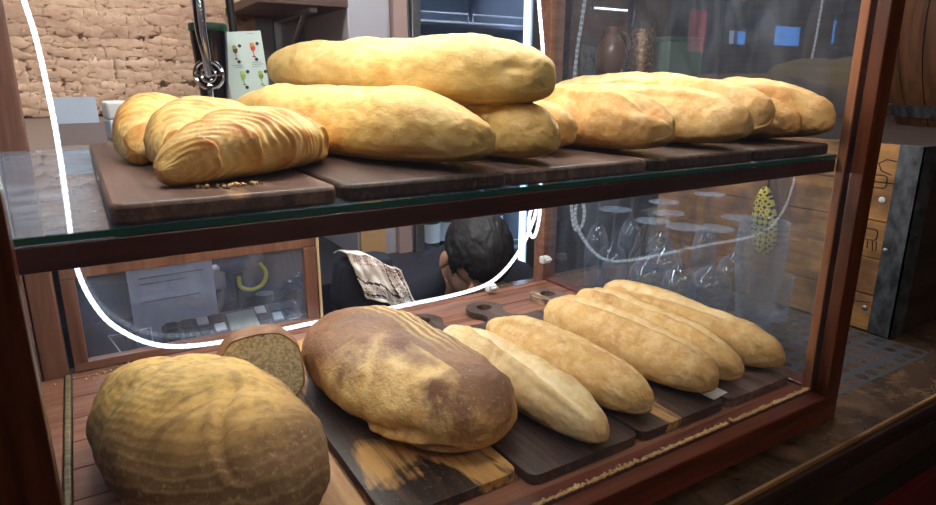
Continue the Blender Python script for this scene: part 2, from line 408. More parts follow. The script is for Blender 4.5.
for k, (kx, c) in enumerate([(-.2, 'clear'), (-.12, 'clear'), (-.03, 'dark'), (.06, 'dark'), (.15, 'clear')]):
    t = thing('jar', '%s jar in the fridge above the stacked top loaf' % ['tall pale', 'short pale', 'squat dark', 'narrow dark', 'blue tinted'][k], 'jar', (fx+kx*.84, fy-.36, FZ+1.306), group='jars on the upper fridge shelf')
    s = [1, .85, .6, .95, .75][k]; r = [.035, .032, .042, .026, .034][k]
    MB().lathe([(r*.9, 0), (r, .01), (r, .2*s), (r*.85, .21*s)], n=20).build('body', [M['white'], M['steel_wall'], M['navy'], M['dark'], M['bluepaper']][k], t)
    MB().lathe([(r*.9, .21*s), (r*.9, .235*s), (0, .236*s)], n=20).build('lid', M['steel'], t)

# ------------------------------------------------------------------ bar counter
marble = NT('dark brown marble'); p = marble.pr(Roughness=.18)
v = marble.coord((7, 7, 7)); a = marble.noise(v, 1, 6, .65, 1.6)
ve = marble.ramp(marble.math('ABSOLUTE', marble.math('SUBTRACT', marble.noise(marble.coord((9, 9, 9), loc=(3, 1, 0)), 1, 5, .6, 2.2), .5)), [(0, W_), (.018, (70, 70, 70)), (.05, B_)])
c = marble.ramp(a, [(.3, (40, 32, 28)), (.55, (86, 66, 52)), (.75, (124, 96, 74))])
marble.l(marble.mix(marble.math('MULTIPLY', ve, marble.math('MULTIPLY', marble.ramp(marble.noise(marble.coord((5, 5, 5)), 1, 2), [(.45, B_), (.65, W_)]), .6)), c, (150, 120, 90)), p.inputs['Base Color'])
ZC = -.038
t = thing('bar_counter', 'dark brown marble bar counter with black moulded edge under the bread case', 'counter', (0, 0, FZ))
h = ZC-FZ
MB().box(-1.2, 2.88, -.062, .70, h-.03, h).build('marble_top', marble.m, t, smooth=False)
MB().box(-1.2, 2.88, -.066, -.062, h-.03, h+.0015).build('edge_strip', wood('edge strip wood', (120, 84, 52), (176, 130, 88), 'X'), t, smooth=False)
mo = [(-.066, -.004), (-.074, -.002), (-.080, -.008), (-.082, -.018), (-.078, -.024), (-.088, -.030), (-.094, -.040), (-.092, -.052), (-.080, -.060), (-.072, -.062), (-.066, -.062)]
m = MB(); m.rings([[(x, y, h+z) for y, z in mo] for x in (-1.2, 2.88)])
m.build('moulding', wood('moulding wood', (30, 20, 18), (62, 42, 36), 'X', rough=.3), t, angle=50)
MB().box(-1.2, 2.88, -.07, -.04, h-.125, h-.06).build('front_panel', wood('panel wood', (26, 22, 20), (44, 38, 34), 'X', rough=.5), t, smooth=False)
MB().box(-1.2, 2.88, -.082, -.04, h-.19, h-.125).box(-1.2, 2.88, -.070, -.02, .0, h-.19).build('red_panel', plain('dark red panel', (92, 26, 30), .45), t, smooth=False, bevel=.003)
MB().box(-1.2, 2.88, .60, .64, 0, h-.03).build('back_panel', M['dark'], t, smooth=False)

# ------------------------------------------------------------------ display case
XL, XR, D, TOP = .010, .848, .583, .66
SZ = .318                     # top of the glass shelf
case = thing('display_case', 'dark wood and glass bread display case standing on the marble counter', 'display case', (0, 0, ZC))
def cb(name, mat, boxes, bev=.0015, parent=None, sm=False):
    m = MB()
    for b in boxes: m.box(b[0], b[1], b[2], b[3], b[4]-ZC, b[5]-ZC)
    return m.build(name, mat, parent or case, smooth=sm, bevel=bev)
# floor planks run along X
pf = MB(); y = .004
while y < D-.01:
    y2 = min(y+.062, D); pf.box(XL-.016, XR, y+.0008, y2-.0008, -.012-ZC, 0-ZC); y = y2
pf.box(XL-.064, XL-.026, .02, D-.006, -.012-ZC, 0-ZC)
pf.build('floor_planks', wood('case floor wood', (104, 62, 46), (160, 108, 84), 'X', rough=.5), case, smooth=False, bevel=.0008)
cb('base', M['case_wood_x'], [(XL-.075, XR+.028, -.015, D+.03, ZC, -.0125)])
cb('bottom_rail', M['rail_red'], [(XL-.072, XR+.028, -.0205, .0, ZC, .0)], .002)
cb('inner_rail', M['rail_red'], [(XL, XR, .0045, .022, -.012, .001)], .001)
cb('shelf_rail', M['case_wood_x'], [(XL-.004, XR, .0152, .034, SZ-.022, SZ-.0056)], .0012)
cb('corner_post', M['case_wood'], [(XR, XR+.030, -.020, -.0035, ZC, TOP)])
cb('corner_post', M['case_wood_light'], [(XR, XR+.030, .0035, .015, ZC, TOP)])
cb('corner_post', M['case_wood'], [(XL-.075, XL, -.020, -.0035, ZC, TOP)])
cb('corner_post', M['case_wood_light'], [(XL-.075, XL-.004, .0035, .015, ZC, TOP)])
cb('corner_post', M['back_wood'], [(XR-.004, XR+.030, D, D+.032, ZC, TOP)])
cb('corner_post', M['door_wood'], [(XL-.050, XL-.020, D-.004, D+.03, ZC, TOP)], .0015)
cb('corner_post', M['back_wood'], [(XL-.075, XL-.052, D-.004, D+.03, ZC, TOP)])
cb('side_rail', M['rail_red'], [(XR+.001, XR+.028, .0155, D, ZC, .004)])
cb('side_rail', M['rail_red'], [(XL-.075, XL-.066, .0155, D, ZC, .004)])
cb('shelf_bearer', M['case_wood_x'], [(XR-.012, XR-.001, .035, D-.013, SZ-.02, SZ-.006)])
cb('shelf_bearer', M['case_wood_x'], [(XL-.062, XL-.050, .035, D-.013, SZ-.02, SZ-.006)])
cb('shelf_bearer', M['back_wood'], [(XL-.02, XR-.004, D-.012, D+.004, SZ-.02, SZ-.006)])
cb('top_panel', M['case_wood_x'], [(XL-.077, XR+.032, -.022, D+.034, TOP, TOP+.02)])
cb('top_rail', M['case_wood_x'], [(XL, XR, -.022, -.0035, TOP-.04, TOP)])
cb('front_pane', M['front_glass'], [(XL-.003, XR+.003, -.0025, .0025, -.0005, TOP-.001)], 0)
cb('side_pane', M['side_glass'], [(XR+.007, XR+.011, .0155, D-.0005, .004, TOP-.001)], 0)
cb('side_pane', M['left_glass'], [(XL-.071, XL-.067, .0155, D-.0045, .004, TOP-.001)], 0)
gs = cb('glass_shelf', M['shelf_glass'], [(XL-.062, XR-.001, .0155, D-.006, SZ-.0055, SZ)], 0)
cb('shelf_edge', M['shelf_edge'], [(XL-.060, XR-.002, .0138, .0153, SZ-.0045, SZ-.0004)], 0, gs)
cb('groove_strip', wood('golden seal strip', (70, 60, 42), (150, 132, 92), 'X', 3), [(XL-.0245, XL-.0175, .02, D-.006, -.01, .003)], .002)
# sliding back door (lower left)
dr = cb('sliding_door', M['door_wood'], [(XL-.012, .362, D+.004, D+.018, .138, .168)])
cb('bottom_door_rail', M['back_wood'], [(XL-.012, .362, D+.002, D+.02, .0, .012)], .001, dr)
cb('stile', M['door_wood'], [(XL-.012, XL+.006, D+.002, D+.018, .012, .138)], .001, dr)
cb('stile', M['door_wood'], [(.340, .360, D+.002, D+.018, .012, .138)], .001, dr)
cb('edge_trim', plain('pale trim', (206, 180, 140), .5), [(.362, .366, D+.000, D+.02, .0, .168)], 0, dr)
cb('door_pane', M['door_glass'], [(XL+.006, .340, D+.008, D+.011, .012, .138)], 0, dr)
cb('lamp_housing', M['steel'], [(XL+.02, XR-.02, .136, .164, TOP-.012, TOP)], .001)

# crumbs along the front groove
cm = MB(); rr = random.Random(3)
for k in range(1500):
    x = rr.uniform(.1, .86); y = .0035+abs(rr.gauss(0, .0022)); s = rr.uniform(.0007, .0022)
    if noise.noise((x*14, 0, 2)) < -.45: continue
    v = bmesh.ops.create_icosphere(cm.bm, subdivisions=1, radius=s)['verts']
    bmesh.ops.translate(cm.bm, verts=v, vec=(x, y, .0005+s*.6))
tag(cm.build('crumbs', plain('bread crumbs', (206, 174, 124), .8)), 'line of bread crumbs along the front groove of the case', 'crumbs', kind='stuff')
for gi, (bx, by, bz, n, sp, lab) in enumerate([(.14, .055, SZ+.0135, 26, .011, 'crumbs on the dark board before the nearest croissant'), (.05, .555, 0, 40, .03, 'crumbs at the back left corner of the case floor')]):
    cm = MB()
    for k in range(n):
        s = rr.uniform(.0008, .002); v = bmesh.ops.create_icosphere(cm.bm, subdivisions=1, radius=s)['verts']
        bmesh.ops.translate(cm.bm, verts=v, vec=(bx+rr.gauss(0, sp), by+rr.gauss(0, sp*.3), bz+s*.7))
    tag(cm.build('crumbs', plain('bread crumbs pale', (206, 176, 122), .8)), lab, 'crumbs', kind='stuff')

# LED strip: hangs down the back left corner, lies along the back, loops up the back right corner
pa = catmull([(.004, .566, .655), (.012, .566, .52), (.020, .566, .45), (.024, .566, .345), (.022, .5665, .25), (.022, .566, .155), (.040, .566, .090), (.068, .566, .052), (.105, .566, .026), (.15, .566, .014), (.22, .566, .010),
              (.36, .566, .012), (.51, .566, .011), (.62, .566, .012), (.69, .566, .020), (.735, .566, .043), (.775, .566, .085), (.797, .566, .125), (.803, .560, .155), (.795, .556, .170), (.784, .555, .150), (.785, .556, .118), (.800, .559, .105),
              (.812, .560, .140), (.816, .563, .2), (.817, .566, .3), (.815, .566, .44), (.800, .566, .55), (.792, .566, .65)], 8)
led = thing('light_strip', 'white LED strip hanging along the back edge of the case', 'light strip', (.4, .566, .0))
bm = bmesh.new(); uvl = bm.loops.layers.uv.new('len'); prev = None; ln = 0; off = Vector((.4, .566, 0))
for i, q in enumerate(pa):
    d = (pa[min(i+1, len(pa)-1)]-pa[max(i-1, 0)]).normalized(); w = d.cross(Vector((0, -1, 0))).normalized()*.0030; nn = Vector((0, -.0015, 0))
    cur = [bm.verts.new(q-off+w-nn), bm.verts.new(q-off+w+nn), bm.verts.new(q-off-w+nn), bm.verts.new(q-off-w-nn)]
    if prev:
        l2 = ln+(q-pa[i-1]).length
        for k in range(4):
            fc = bm.faces.new((prev[k], prev[(k+1) % 4], cur[(k+1) % 4], cur[k]))
            for lp, uu in zip(fc.loops, (ln, ln, l2, l2)): lp[uvl].uv = (uu, 0)
        ln = l2
    prev = cur
mb = MB(); mb.bm.free(); mb.bm = bm
mb.build('tape', M['led'], led, angle=60)
for cx, cz in ((.448, .006), (.70, .012), (.833, .05)):
    MB().box(cx-.010, cx+.010, .556, .570, cz-.006, cz+.008).box(cx-.004, cx+.012, .553, .558, cz-.002, cz+.004).build('clip', M['white'], led, bevel=.002).location = -off

# ------------------------------------------------------------------ serving boards
def rrect(x0, x1, y0, y1, r):
    return (circle(x1-r, y0+r, r, 6, -PI/2, 0, True)+circle(x1-r, y1-r, r, 6, 0, PI/2, True)
            + circle(x0+r, y1-r, r, 6, PI/2, PI, True)+circle(x0+r, y0+r, r, 6, PI, 1.5*PI, True))
def board(label, x0, x1, y0, y1, z, th, mat, rz=0, handle=None, group='serving boards'):
    t = thing('serving_board', label, 'board', ((x0+x1)/2, y0, z), rz, group)
    w = (x1-x0)/2; L = y1-y0
    if handle is None:
        MB().prism(rrect(-w, w, 0, L, .010), 0, th).build('slab', mat, t, bevel=.003, angle=30)
    else:
        # body, concave notches, round head with a hole; the head sits a little off centre
        hx, r = handle; hy = L+.052; n = .026
        out = circle(w-.012, .012, .012, 6, -PI/2, 0, True)
        out += [(w, L-.02), (w-.004, L-.006)]
        out += circle(hx+r*.62+n, L+.016, n, 10, -PI*.42, -PI*1.12, True)
        out += circle(hx, hy, r, 22, -PI*.13, PI*1.13, True)
        out += circle(hx-r*.62-n, L+.016, n, 10, PI*.12, -PI*.58, True)
        out += [(-w+.004, L-.006), (-w, L-.02)]
        out += circle(-w+.012, .012, .012, 6, PI, 1.5*PI, True)
        o2 = []
        for p in out:
            p = (max(-w, min(w, p[0])), p[1])
            if not o2 or (Vector(p)-Vector(o2[-1])).length > 1e-4: o2.append(p)
        MB().prism(o2, 0, th, holes=[circle(hx, hy+.002, r*.42, 16)]).build('slab', mat, t, bevel=.0022, angle=30)
    return t
TH = .0135
LB = 'boards on the glass shelf'
board('dark board under the three croissants, leftmost on the glass shelf', .057, .2025, .018, .47, SZ, TH, M['board_brown'], group=LB)
board('dark board under the stacked smooth loaves on the glass shelf', .206, .352, .018, .47, SZ, TH, M['board_hot'], group=LB)
board('greyish board with worn streaks, right of the stacked loaves on the shelf', .3555, .521, .018, .47, SZ, TH, M['board_grey'], group=LB)
board('dark board with pale corner under the slashed loaves on the shelf', .5245, .686, .018, .47, SZ, TH, M['board_hot'], group=LB)
board('black board at the right post end of the glass shelf', .6895, .838, .018, .47, SZ, TH, M['board_hot'], group=LB)
LB = 'boards on the case floor'; LT = .012
board('pale unburnt board under the round ringed loaf', .035, .236, .045, .40, .0005, LT, M['board_pale'], group=LB)
board('scorched board with pale streak under the big brown loaf', .2425, .392, .047, .425, .0005, LT, M['board'], handle=(.0, .034), group=LB)
board('dark board under the first two floury lower loaves from the left', .3965, .552, .030, .425, .0005, LT, M['board_hot'], handle=(.03, .034), group=LB)
board('dark board with pale patch under the third floury lower loaf', .5565, .706, .030, .425, .0005, LT, M['board_worn'], handle=(-.002, .034), group=LB)
board('brown board with round hooked handle, nearest the right post on the floor', .7105, .846, .028, .425, .0005, LT, M['board_grey'], handle=(-.004, .034), group=LB)

# ------------------------------------------------------------------ loaves
def loaf_mesh(L, hw, H, mat, seed=0, slash=None, blunt=2.4, bend=0, sag=.0, taper=(1, 1), lump=.0045, fine=.0012, ringed=0, nx=150, na=88, drape=None, nose=None):
    """long axis X, base at z=0; slash = list of (t0, a0, t1, a1, depth, width, lip)"""
    bm = bmesh.new(); sc = bm.verts.layers.float.new('score'); tp = bm.verts.layers.float.new('tip')
    loops = []; so = Vector((seed*13.7, seed*5.1, seed*2.3))
    def pt(t, a):
        e = max(0.0, 1-abs(2*t-1)**blunt)**(1/2.0)
        tw = taper[0]+(taper[1]-taper[0])*t
        tw *= 1+.10*noise.noise((t*3.1, seed*3.3, .5))
        w = hw*e*tw; h = H*e**.85*tw**.8
        c, s_ = math.cos(a), math.sin(a)
        y = w*math.copysign(abs(c)**.92, c)
        zc = H*.40*(tw**.8)
        up, dn = h-zc*(e**.85), zc*(e**.55)
        z = zc + (up*s_ if s_ > 0 else -dn*min(1, abs(s_)**.62))
        x = (t-.5)*L
        y += bend*((2*t-1)**2)
        z += sag*((2*t-1)**2)
        if drape: z += drape(t)
        return Vector((x, y, z))
    for i in range(nx+1):
        t = .5-.5*math.cos(PI*(.004+.992*i/nx)); lp = []
        for k in range(na):
            a = 2*PI*k/na; q = pt(t, a)
            nrm = (Vector((0, math.cos(a)/hw, math.sin(a)/H*1.6))).normalized()
            if t < .12 or t > .88: nrm = (nrm+Vector(((-1 if t < .5 else 1)*(abs(2*t-1)-.76)/.24, 0, 0))).normalized()
            d = lump*noise.noise(q*14+so)+lump*.5*noise.noise(q*34+so)+fine*(noise.noise(q*110+so)+.5*noise.noise(q*230+so))
            scv = 0; lipv = 0
            for (t0, a0, t1, a1, dep, wd, lip) in (slash or []):
                u = (t-t0)/(t1-t0)
                if -.05 < u < 1.05:
                    ac = a0+(a1-a0)*u+.10*noise.noise((t*9, seed, 1)); da = (a-ac+PI) % (2*PI)-PI
                    dist = da*hw; f = max(0, min(1, min(u, 1-u)*7+.1))
                    d += f*(-dep*math.exp(-(dist/wd)**2)+lip*math.exp(-((dist-wd*1.7)/(wd*.9))**2))
                    lipv = max(lipv, f*.95*math.exp(-((dist-wd*1.5)/(wd*.45))**2))
                    scv = max(scv, f*math.exp(-((dist+wd*.25)/(wd*.95))**2)*(.6+.5*noise.noise(q*80)))
            if math.sin(a) < -.55: d *= .2
            if nose:
                for (nt, na_, nr, nd) in nose:
                    dd = (((t-nt)*L)**2+(((a-na_+PI) % (2*PI)-PI)*hw)**2)**.5
                    d += nd*math.exp(-(dd/nr)**2)
            q = q+nrm*d; q.z = max(q.z, .0) if not drape else q.z
            v = bm.verts.new(q); v[sc] = max(0, min(1, scv)); v[tp] = max(0, min(1, max((abs(2*t-1)-.84)/.14, lipv)))
            lp.append(v)
        loops.append(lp)
    for i in range(nx):
        for k in range(na):
            bm.faces.new((loops[i][k], loops[i][(k+1) % na], loops[i+1][(k+1) % na], loops[i+1][k]))
    bm.faces.new(loops[0][::-1]); bm.faces.new(loops[-1])
    mb = MB(); mb.bm.free(); mb.bm = bm; return mb
def loaf(name, label, cat, A, B, z, group=None, tilt=0, roll=0, **kw):
    """A = front tip (x, y), B = back tip; local +X runs from back tip to front tip"""
    A, B = Vector(A), Vector(B); d = A-B
    mat = kw['mat']; o = loaf_mesh(d.length, **kw).build(name, mat, smooth=True, angle=180)
    m = (A+B)/2; o.location = (m.x, m.y, z); o.rotation_euler = (roll, tilt, math.atan2(d.y, d.x))
    return tag(o, label, cat, group)

smooth_b = bread('smooth golden crust', (230, 196, 120), (204, 150, 78), (242, 218, 156), .35, .40, .5, False)
smooth_c = bread('smooth deeper crust', (220, 182, 114), (188, 134, 74), (236, 208, 148), .3, .5, .5, False)
floury = bread('floury crust', (216, 176, 112), (182, 130, 72), (240, 216, 168), .50, .45, .7)
floury2 = bread('floury darker crust', (206, 162, 98), (172, 118, 62), (234, 206, 154), .45, .5, .7)
pale_l = bread('pale floury crust', (222, 194, 140), (194, 150, 98), (238, 222, 184), .55, .4, .75)
UZ = SZ+TH+.0004
GU, GL_ = 'white loaves on the glass shelf', 'floury loaves on the case floor'
loaf('bread_loaf', 'smooth golden loaf lying under the stacked loaf, its tip nearest the glass', 'bread', (.330, .012), (.222, .45), UZ, GU,
     hw=.043, H=.070, mat=smooth_b, seed=1, slash=[(.2, 1.9, .45, 1.2, .002, .006, .001), (.5, 1.9, .75, 1.2, .002, .006, .001)], blunt=2.8, taper=(.95, .95), lump=.005, nose=[(.68, 1.9, .007, -.006)])
loaf('bread_loaf', 'long pale loaf stacked on top of the others on the glass shelf', 'bread', (.402, .028), (.292, .50), UZ+.053, GU,
     hw=.046, H=.070, mat=smooth_b, seed=2, slash=[(.25, 1.7, .5, 1.1, .002, .006, .001), (.62, 2.0, .85, 1.3, .002, .006, .001)], blunt=3.0, taper=(.86, 1.06), tilt=.035, lump=.006, nose=[(.965, .55, .008, -.008), (.95, 2.7, .01, -.004), (.36, 1.8, .02, -.005)])
loaf('bread_loaf', 'golden loaf under the stacked loaf, second tip from the left', 'bread', (.398, .014), (.392, .44), UZ, GU,
     hw=.036, H=.064, mat=smooth_b, seed=3, slash=[(.4, 1.8, .8, 1.2, .002, .006, .001)], blunt=2.8, taper=(.9, 1), nose=[(.975, 1.2, .008, -.005)])
loaf('bread_loaf', 'browner loaf half hidden behind the stacked loaf tip', 'bread', (.466, .070), (.462, .45), UZ, GU,
     hw=.032, H=.064, mat=smooth_c, seed=4, blunt=2.8, taper=(.9, 1))
SL = lambda dep=.005: [(.10, 2.35, .93, 1.70, dep*1.5, .0075, .0055)]
loaf('bread_loaf', 'broad tan loaf with knobbed tip beside the stacked loaves', 'bread', (.540, .010), (.548, .39), UZ, GU,
     hw=.047, H=.073, mat=floury2, seed=5, slash=SL(.007), blunt=2.6, taper=(1.05, .92), nose=[(.93, 1.9, .022, -.012)])
loaf('bread_loaf', 'tan loaf with fine long slash, second of the slashed shelf loaves', 'bread', (.662, .012), (.650, .41), UZ, GU,
     hw=.044, H=.071, mat=floury, seed=6, slash=SL(.006), blunt=2.6, taper=(1, .95))
loaf('bread_loaf', 'tall pale loaf standing behind the second slashed shelf loaf', 'bread', (.744, .040), (.742, .48), UZ, GU,
     hw=.040, H=.084, mat=floury, seed=7, slash=SL(.002), blunt=2.7, taper=(1, .98))
loaf('bread_loaf', 'orange brown loaf between the tall pale one and the last shelf loaf', 'bread', (.786, .030), (.800, .36), UZ, GU,
     hw=.024, H=.064, mat=floury2, seed=8, blunt=2.6)
loaf('bread_loaf', 'browned loaf at the right post end of the glass shelf', 'bread', (.824, .010), (.822, .36), UZ, GU,
     hw=.023, H=.078, mat=floury2, seed=9, slash=SL(.003), blunt=2.4)

FZL = LT+.0008
loaf('bread_loaf', 'slim pale loaf leaning beside the big brown loaf, first of the lower row', 'bread', (.491, .022), (.480, .360), FZL, GL_,
     hw=.041, H=.060, mat=pale_l, seed=11, slash=[(.15, 1.35, .95, 1.95, .007, .007, .005)], blunt=2.6, taper=(.95, .95))
loaf('bread_loaf', 'floury loaf with rough ridge, second of the lower row', 'bread', (.578, .040), (.556, .352), FZL, GL_,
     hw=.042, H=.063, mat=floury, seed=12, slash=[(.08, 1.75, .97, 1.2, .010, .007, .006)], blunt=2.6, taper=(.95, 1))
loaf('bread_loaf', 'thick floury loaf with white paper slip at its tip, third of the lower row', 'bread', (.686, .034), (.682, .362), FZL, GL_,
     hw=.047, H=.069, mat=floury, seed=13, slash=[(.10, 1.75, .90, 1.45, .006, .008, .004)], blunt=2.8, taper=(.95, 1))
loaf('bread_loaf', 'yellowish loaf squeezed between the thick one and the last lower loaf', 'bread', (.742, .036), (.757, .372), FZL, GL_,
     hw=.037, H=.066, mat=floury, seed=14, slash=[(.1, 1.8, .9, 1.5, .008, .007, .005)], blunt=2.6)
loaf('bread_loaf', 'tan loaf nearest the wine glasses, last of the lower row', 'bread', (.816, .030), (.806, .368), FZL, GL_,
     hw=.036, H=.070, mat=floury, seed=15, bend=.008, slash=[(.1, 2.1, .8, 1.7, .006, .008, .004)], blunt=2.6)

# round ringed loaf
t = NT('ringed rye crust'); p = t.pr(Roughness=.75); p.inputs['Specular IOR Level'].default_value = .3
v = t.coord(); x, y, z = t.sep(v)[:3]
a = t.noise(v, 12, 5, .6, .3); b = t.noise(v, 60, 4, .65); f = t.noise(v, 170, 3, .7)
dx = t.math('MULTIPLY', t.math('ADD', x, .055), .62); dy = t.math('MULTIPLY', t.math('ADD', y, -.012), 1.05)
r2 = t.math('SQRT', t.math('ADD', t.math('ADD', t.math('MULTIPLY', dx, dx), t.math('MULTIPLY', dy, dy)), t.math('MULTIPLY', t.math('SUBTRACT', z, .13), t.math('SUBTRACT', z, .13))))
rw = t.math('ADD', r2, t.math('ADD', t.math('MULTIPLY', a, .022), t.math('MULTIPLY', b, .004)))
ring = t.math('SINE', t.math('MULTIPLY', rw, 2*PI/.0095))
c = t.ramp(t.math('ADD', r2, t.math('MULTIPLY', t.math('SUBTRACT', a, .5), .06)), [(.05, (232, 192, 112)), (.09, (212, 170, 94)), (.115, (162, 124, 74)), (.135, (126, 94, 60)), (.17, (112, 82, 52)), (.20, (146, 106, 64))])
c = t.mix(t.math('MULTIPLY', t.ramp(ring, [(.2, B_), (1, W_)]), t.math('MULTIPLY', t.ramp(t.noise(v, 7, 2), [(.4, B_), (.65, W_)]), .30)), c, (206, 170, 112))
c = t.mix(t.math('MULTIPLY', t.ramp(b, [(.46, B_), (.66, W_)]), .45), c, (92, 66, 44))
c = t.mix(t.math('MULTIPLY', t.ramp(f, [(.55, B_), (.7, W_)]), .3), c, (214, 184, 132))
st = t.noise(t.coord((60, 9, 9), rot=(0, 0, .3)), 1, 3, .6)
c = t.mix(t.math('MULTIPLY', t.ramp(st, [(.58, B_), (.68, W_)]), .5), c, (112, 78, 50))
t.l(c, p.inputs['Base Color']); t.bump(p, t.math('ADD', t.math('MULTIPLY', ring, .12), b), .5, .002)
loaf('bread_loaf', 'large oval loaf with flour rings at the lower left of the case', 'bread', (.162, .048), (.066, .398), FZL, None,
     hw=.089, H=.105, mat=t.m, seed=21, blunt=2.15, lump=.007, fine=.0010, nx=120, na=96, nose=[(.42, 2.05, .004, -.006), (.3, 2.25, .003, -.004)], slash=[(.60, 1.3, .92, 2.3, .005, .006, .003)])
# big brown loaf with burst side
t = NT('browned rye crust'); p = t.pr(Roughness=.55); p.inputs['Specular IOR Level'].default_value = .4
v = t.coord(); x, y, z = t.sep(v)[:3]
a = t.noise(v, 13, 5, .6, .4); b = t.noise(v, 55, 4, .65); f = t.noise(v, 190, 3, .7)
c = t.mix(t.ramp(a, [(.35, B_), (.65, W_)]), (154, 108, 70), (112, 74, 50))
c = t.mix(t.math('MULTIPLY', t.ramp(f, [(.6, B_), (.72, W_)]), .6), c, (214, 176, 122))
zz = t.math('ADD', z, t.math('MULTIPLY', t.math('SUBTRACT', a, .5), .05))
c = t.mix(t.ramp(zz, [(.03, W_), (.065, B_)]), c, (200, 148, 84))
# pale torn side: an island on the left flank towards the front
ex = t.math('MULTIPLY', t.math('SUBTRACT', x, .070), 8.5); ez = t.math('MULTIPLY', t.math('SUBTRACT', z, .045), 17.0)
sd = t.ramp(y, [(.0, B_), (.02, W_)])
ysd = t.math('GREATER_THAN', t.math('MULTIPLY', y, -1.0), .005)
e = t.math('ADD', t.math('ADD', t.math('MULTIPLY', ex, ex), t.math('MULTIPLY', ez, ez)), t.math('MULTIPLY', t.math('SUBTRACT', a, .5), 2.2))
isl = t.math('MULTIPLY', t.ramp(e, [(.3, W_), (.8, B_)]), ysd)
c = t.mix(isl, c, t.mix(t.ramp(b, [(.4, B_), (.65, W_)]), (238, 206, 140), (216, 168, 100)))
# floured stripes along the back right flank
wv = t.math('SINE', t.math('ADD', t.math('MULTIPLY', y, 2*PI/.012), t.math('MULTIPLY', a, 5)))
fl = t.math('MULTIPLY', t.ramp(t.math('ADD', y, t.math('MULTIPLY', t.math('SUBTRACT', a, .5), .05)), [(-.006, B_), (.022, W_)]), t.ramp(t.math('SUBTRACT', .10, x), [(.0, B_), (.08, W_)]))
c = t.mix(t.math('MULTIPLY', fl, t.ramp(wv, [(-.6, (90, 90, 90)), (.4, W_)])), c, (222, 188, 118))
t.l(c, p.inputs['Base Color']); t.bump(p, t.math('ADD', b, t.math('MULTIPLY', f, .6)), .8, .0030)
loaf('bread_loaf', 'big dark brown loaf with torn pale side in the middle of the lower row', 'bread', (.378, .072), (.328, .435), FZL, None,
     hw=.089, H=.096, mat=t.m, seed=22, blunt=3.2, taper=(.93, 1.03), lump=.006, fine=.0014, nx=120, na=96,
     slash=[(.55, 4.2, .95, 3.55, .010, .012, .006), (.62, 3.5, .9, 3.1, .006, .010, .004)])

# cut end of a loaf
def cut_bread():
    t = thing('cut_loaf', 'cut rye loaf end with grey crumb facing the glass, behind the ringed loaf', 'bread', (.199, .316, FZL), -.12)
    crust = bread('cut loaf crust', (150, 100, 58), (110, 70, 44), (190, 150, 100), .3, .6)
    n = 40; prof = []
    for k in range(n):
        a = 2*PI*k/n; c_, s_ = math.cos(a), math.sin(a)
        w = .051*math.copysign(abs(c_)**.75, c_); zc = .045
        z = zc+(.054*abs(s_)**.85 if s_ > 0 else -.045*abs(s_)**.55)
        prof.append((w+.003*noise.noise((k*.4, 1, 1)), z+.002*noise.noise((k*.5, 4, 1))))
    m = MB()
    L = []
    for y, s in ((0, 1), (.012, 1.01), (.03, 1.0), (.045, .93), (.055, .78), (.060, .5)):
        L.append([((x*s), y, max(0, .045+(z-.045)*s-(0 if s > .99 else .045*(1-s)*.9))) for x, z in prof])
    m.rings(L); m.build('crust', crust, t, angle=50)
    cr = NT('rye crumb'); p = cr.pr(Roughness=.9)
    v = cr.coord(); h = cr.noise(v, 240, 3, .7); g = cr.noise(v, 90, 3, .6)
    c = cr.mix(cr.ramp(h, [(.42, W_), (.58, B_)]), (218, 204, 166), (172, 154, 118))
    c = cr.mix(cr.ramp(g, [(.66, B_), (.72, W_)]), c, (96, 78, 58)); cr.l(c, p.inputs['Base Color']); cr.bump(p, h, .8, .002)
    m = MB(); m.rings([[(x*.955, -.0012, .045+(z-.045)*.955) for x, z in prof], [(x*.962, .001, .045+(z-.045)*.962) for x, z in prof]])
    tag(m.build('crumb_face', cr.m, t, angle=50), 'grey brown crumb face')
cut_bread()

# ------------------------------------------------------------------ croissants
cr = NT('croissant crust'); p = cr.pr(Roughness=.45); p.inputs['Specular IOR Level'].default_value = .45
v = cr.coord(rnd=True); a = cr.noise(v, 26, 5, .6, .3); b = cr.noise(v, 120, 4, .6)
at = cr.n('ShaderNodeAttribute', _attribute_name='layer')
c = cr.mix(cr.ramp(a, [(.42, B_), (.66, W_)]), (240, 200, 116), (208, 148, 72))
c = cr.mix(at.outputs['Fac'], c, (250, 230, 166))
c = cr.mix(cr.n('ShaderNodeAttribute', _attribute_name='ridge').outputs['Fac'], c, (192, 118, 46))
c = cr.mix(cr.math('MULTIPLY', cr.ramp(b, [(.52, B_), (.7, W_)]), .4), c, (160, 92, 36))
cr.l(c, p.inputs['Base Color']); cr.bump(p, cr.math('ADD', b, cr.math('MULTIPLY', at.outputs['Fac'], .5)), .6, .002); M['croissant'] = cr.m
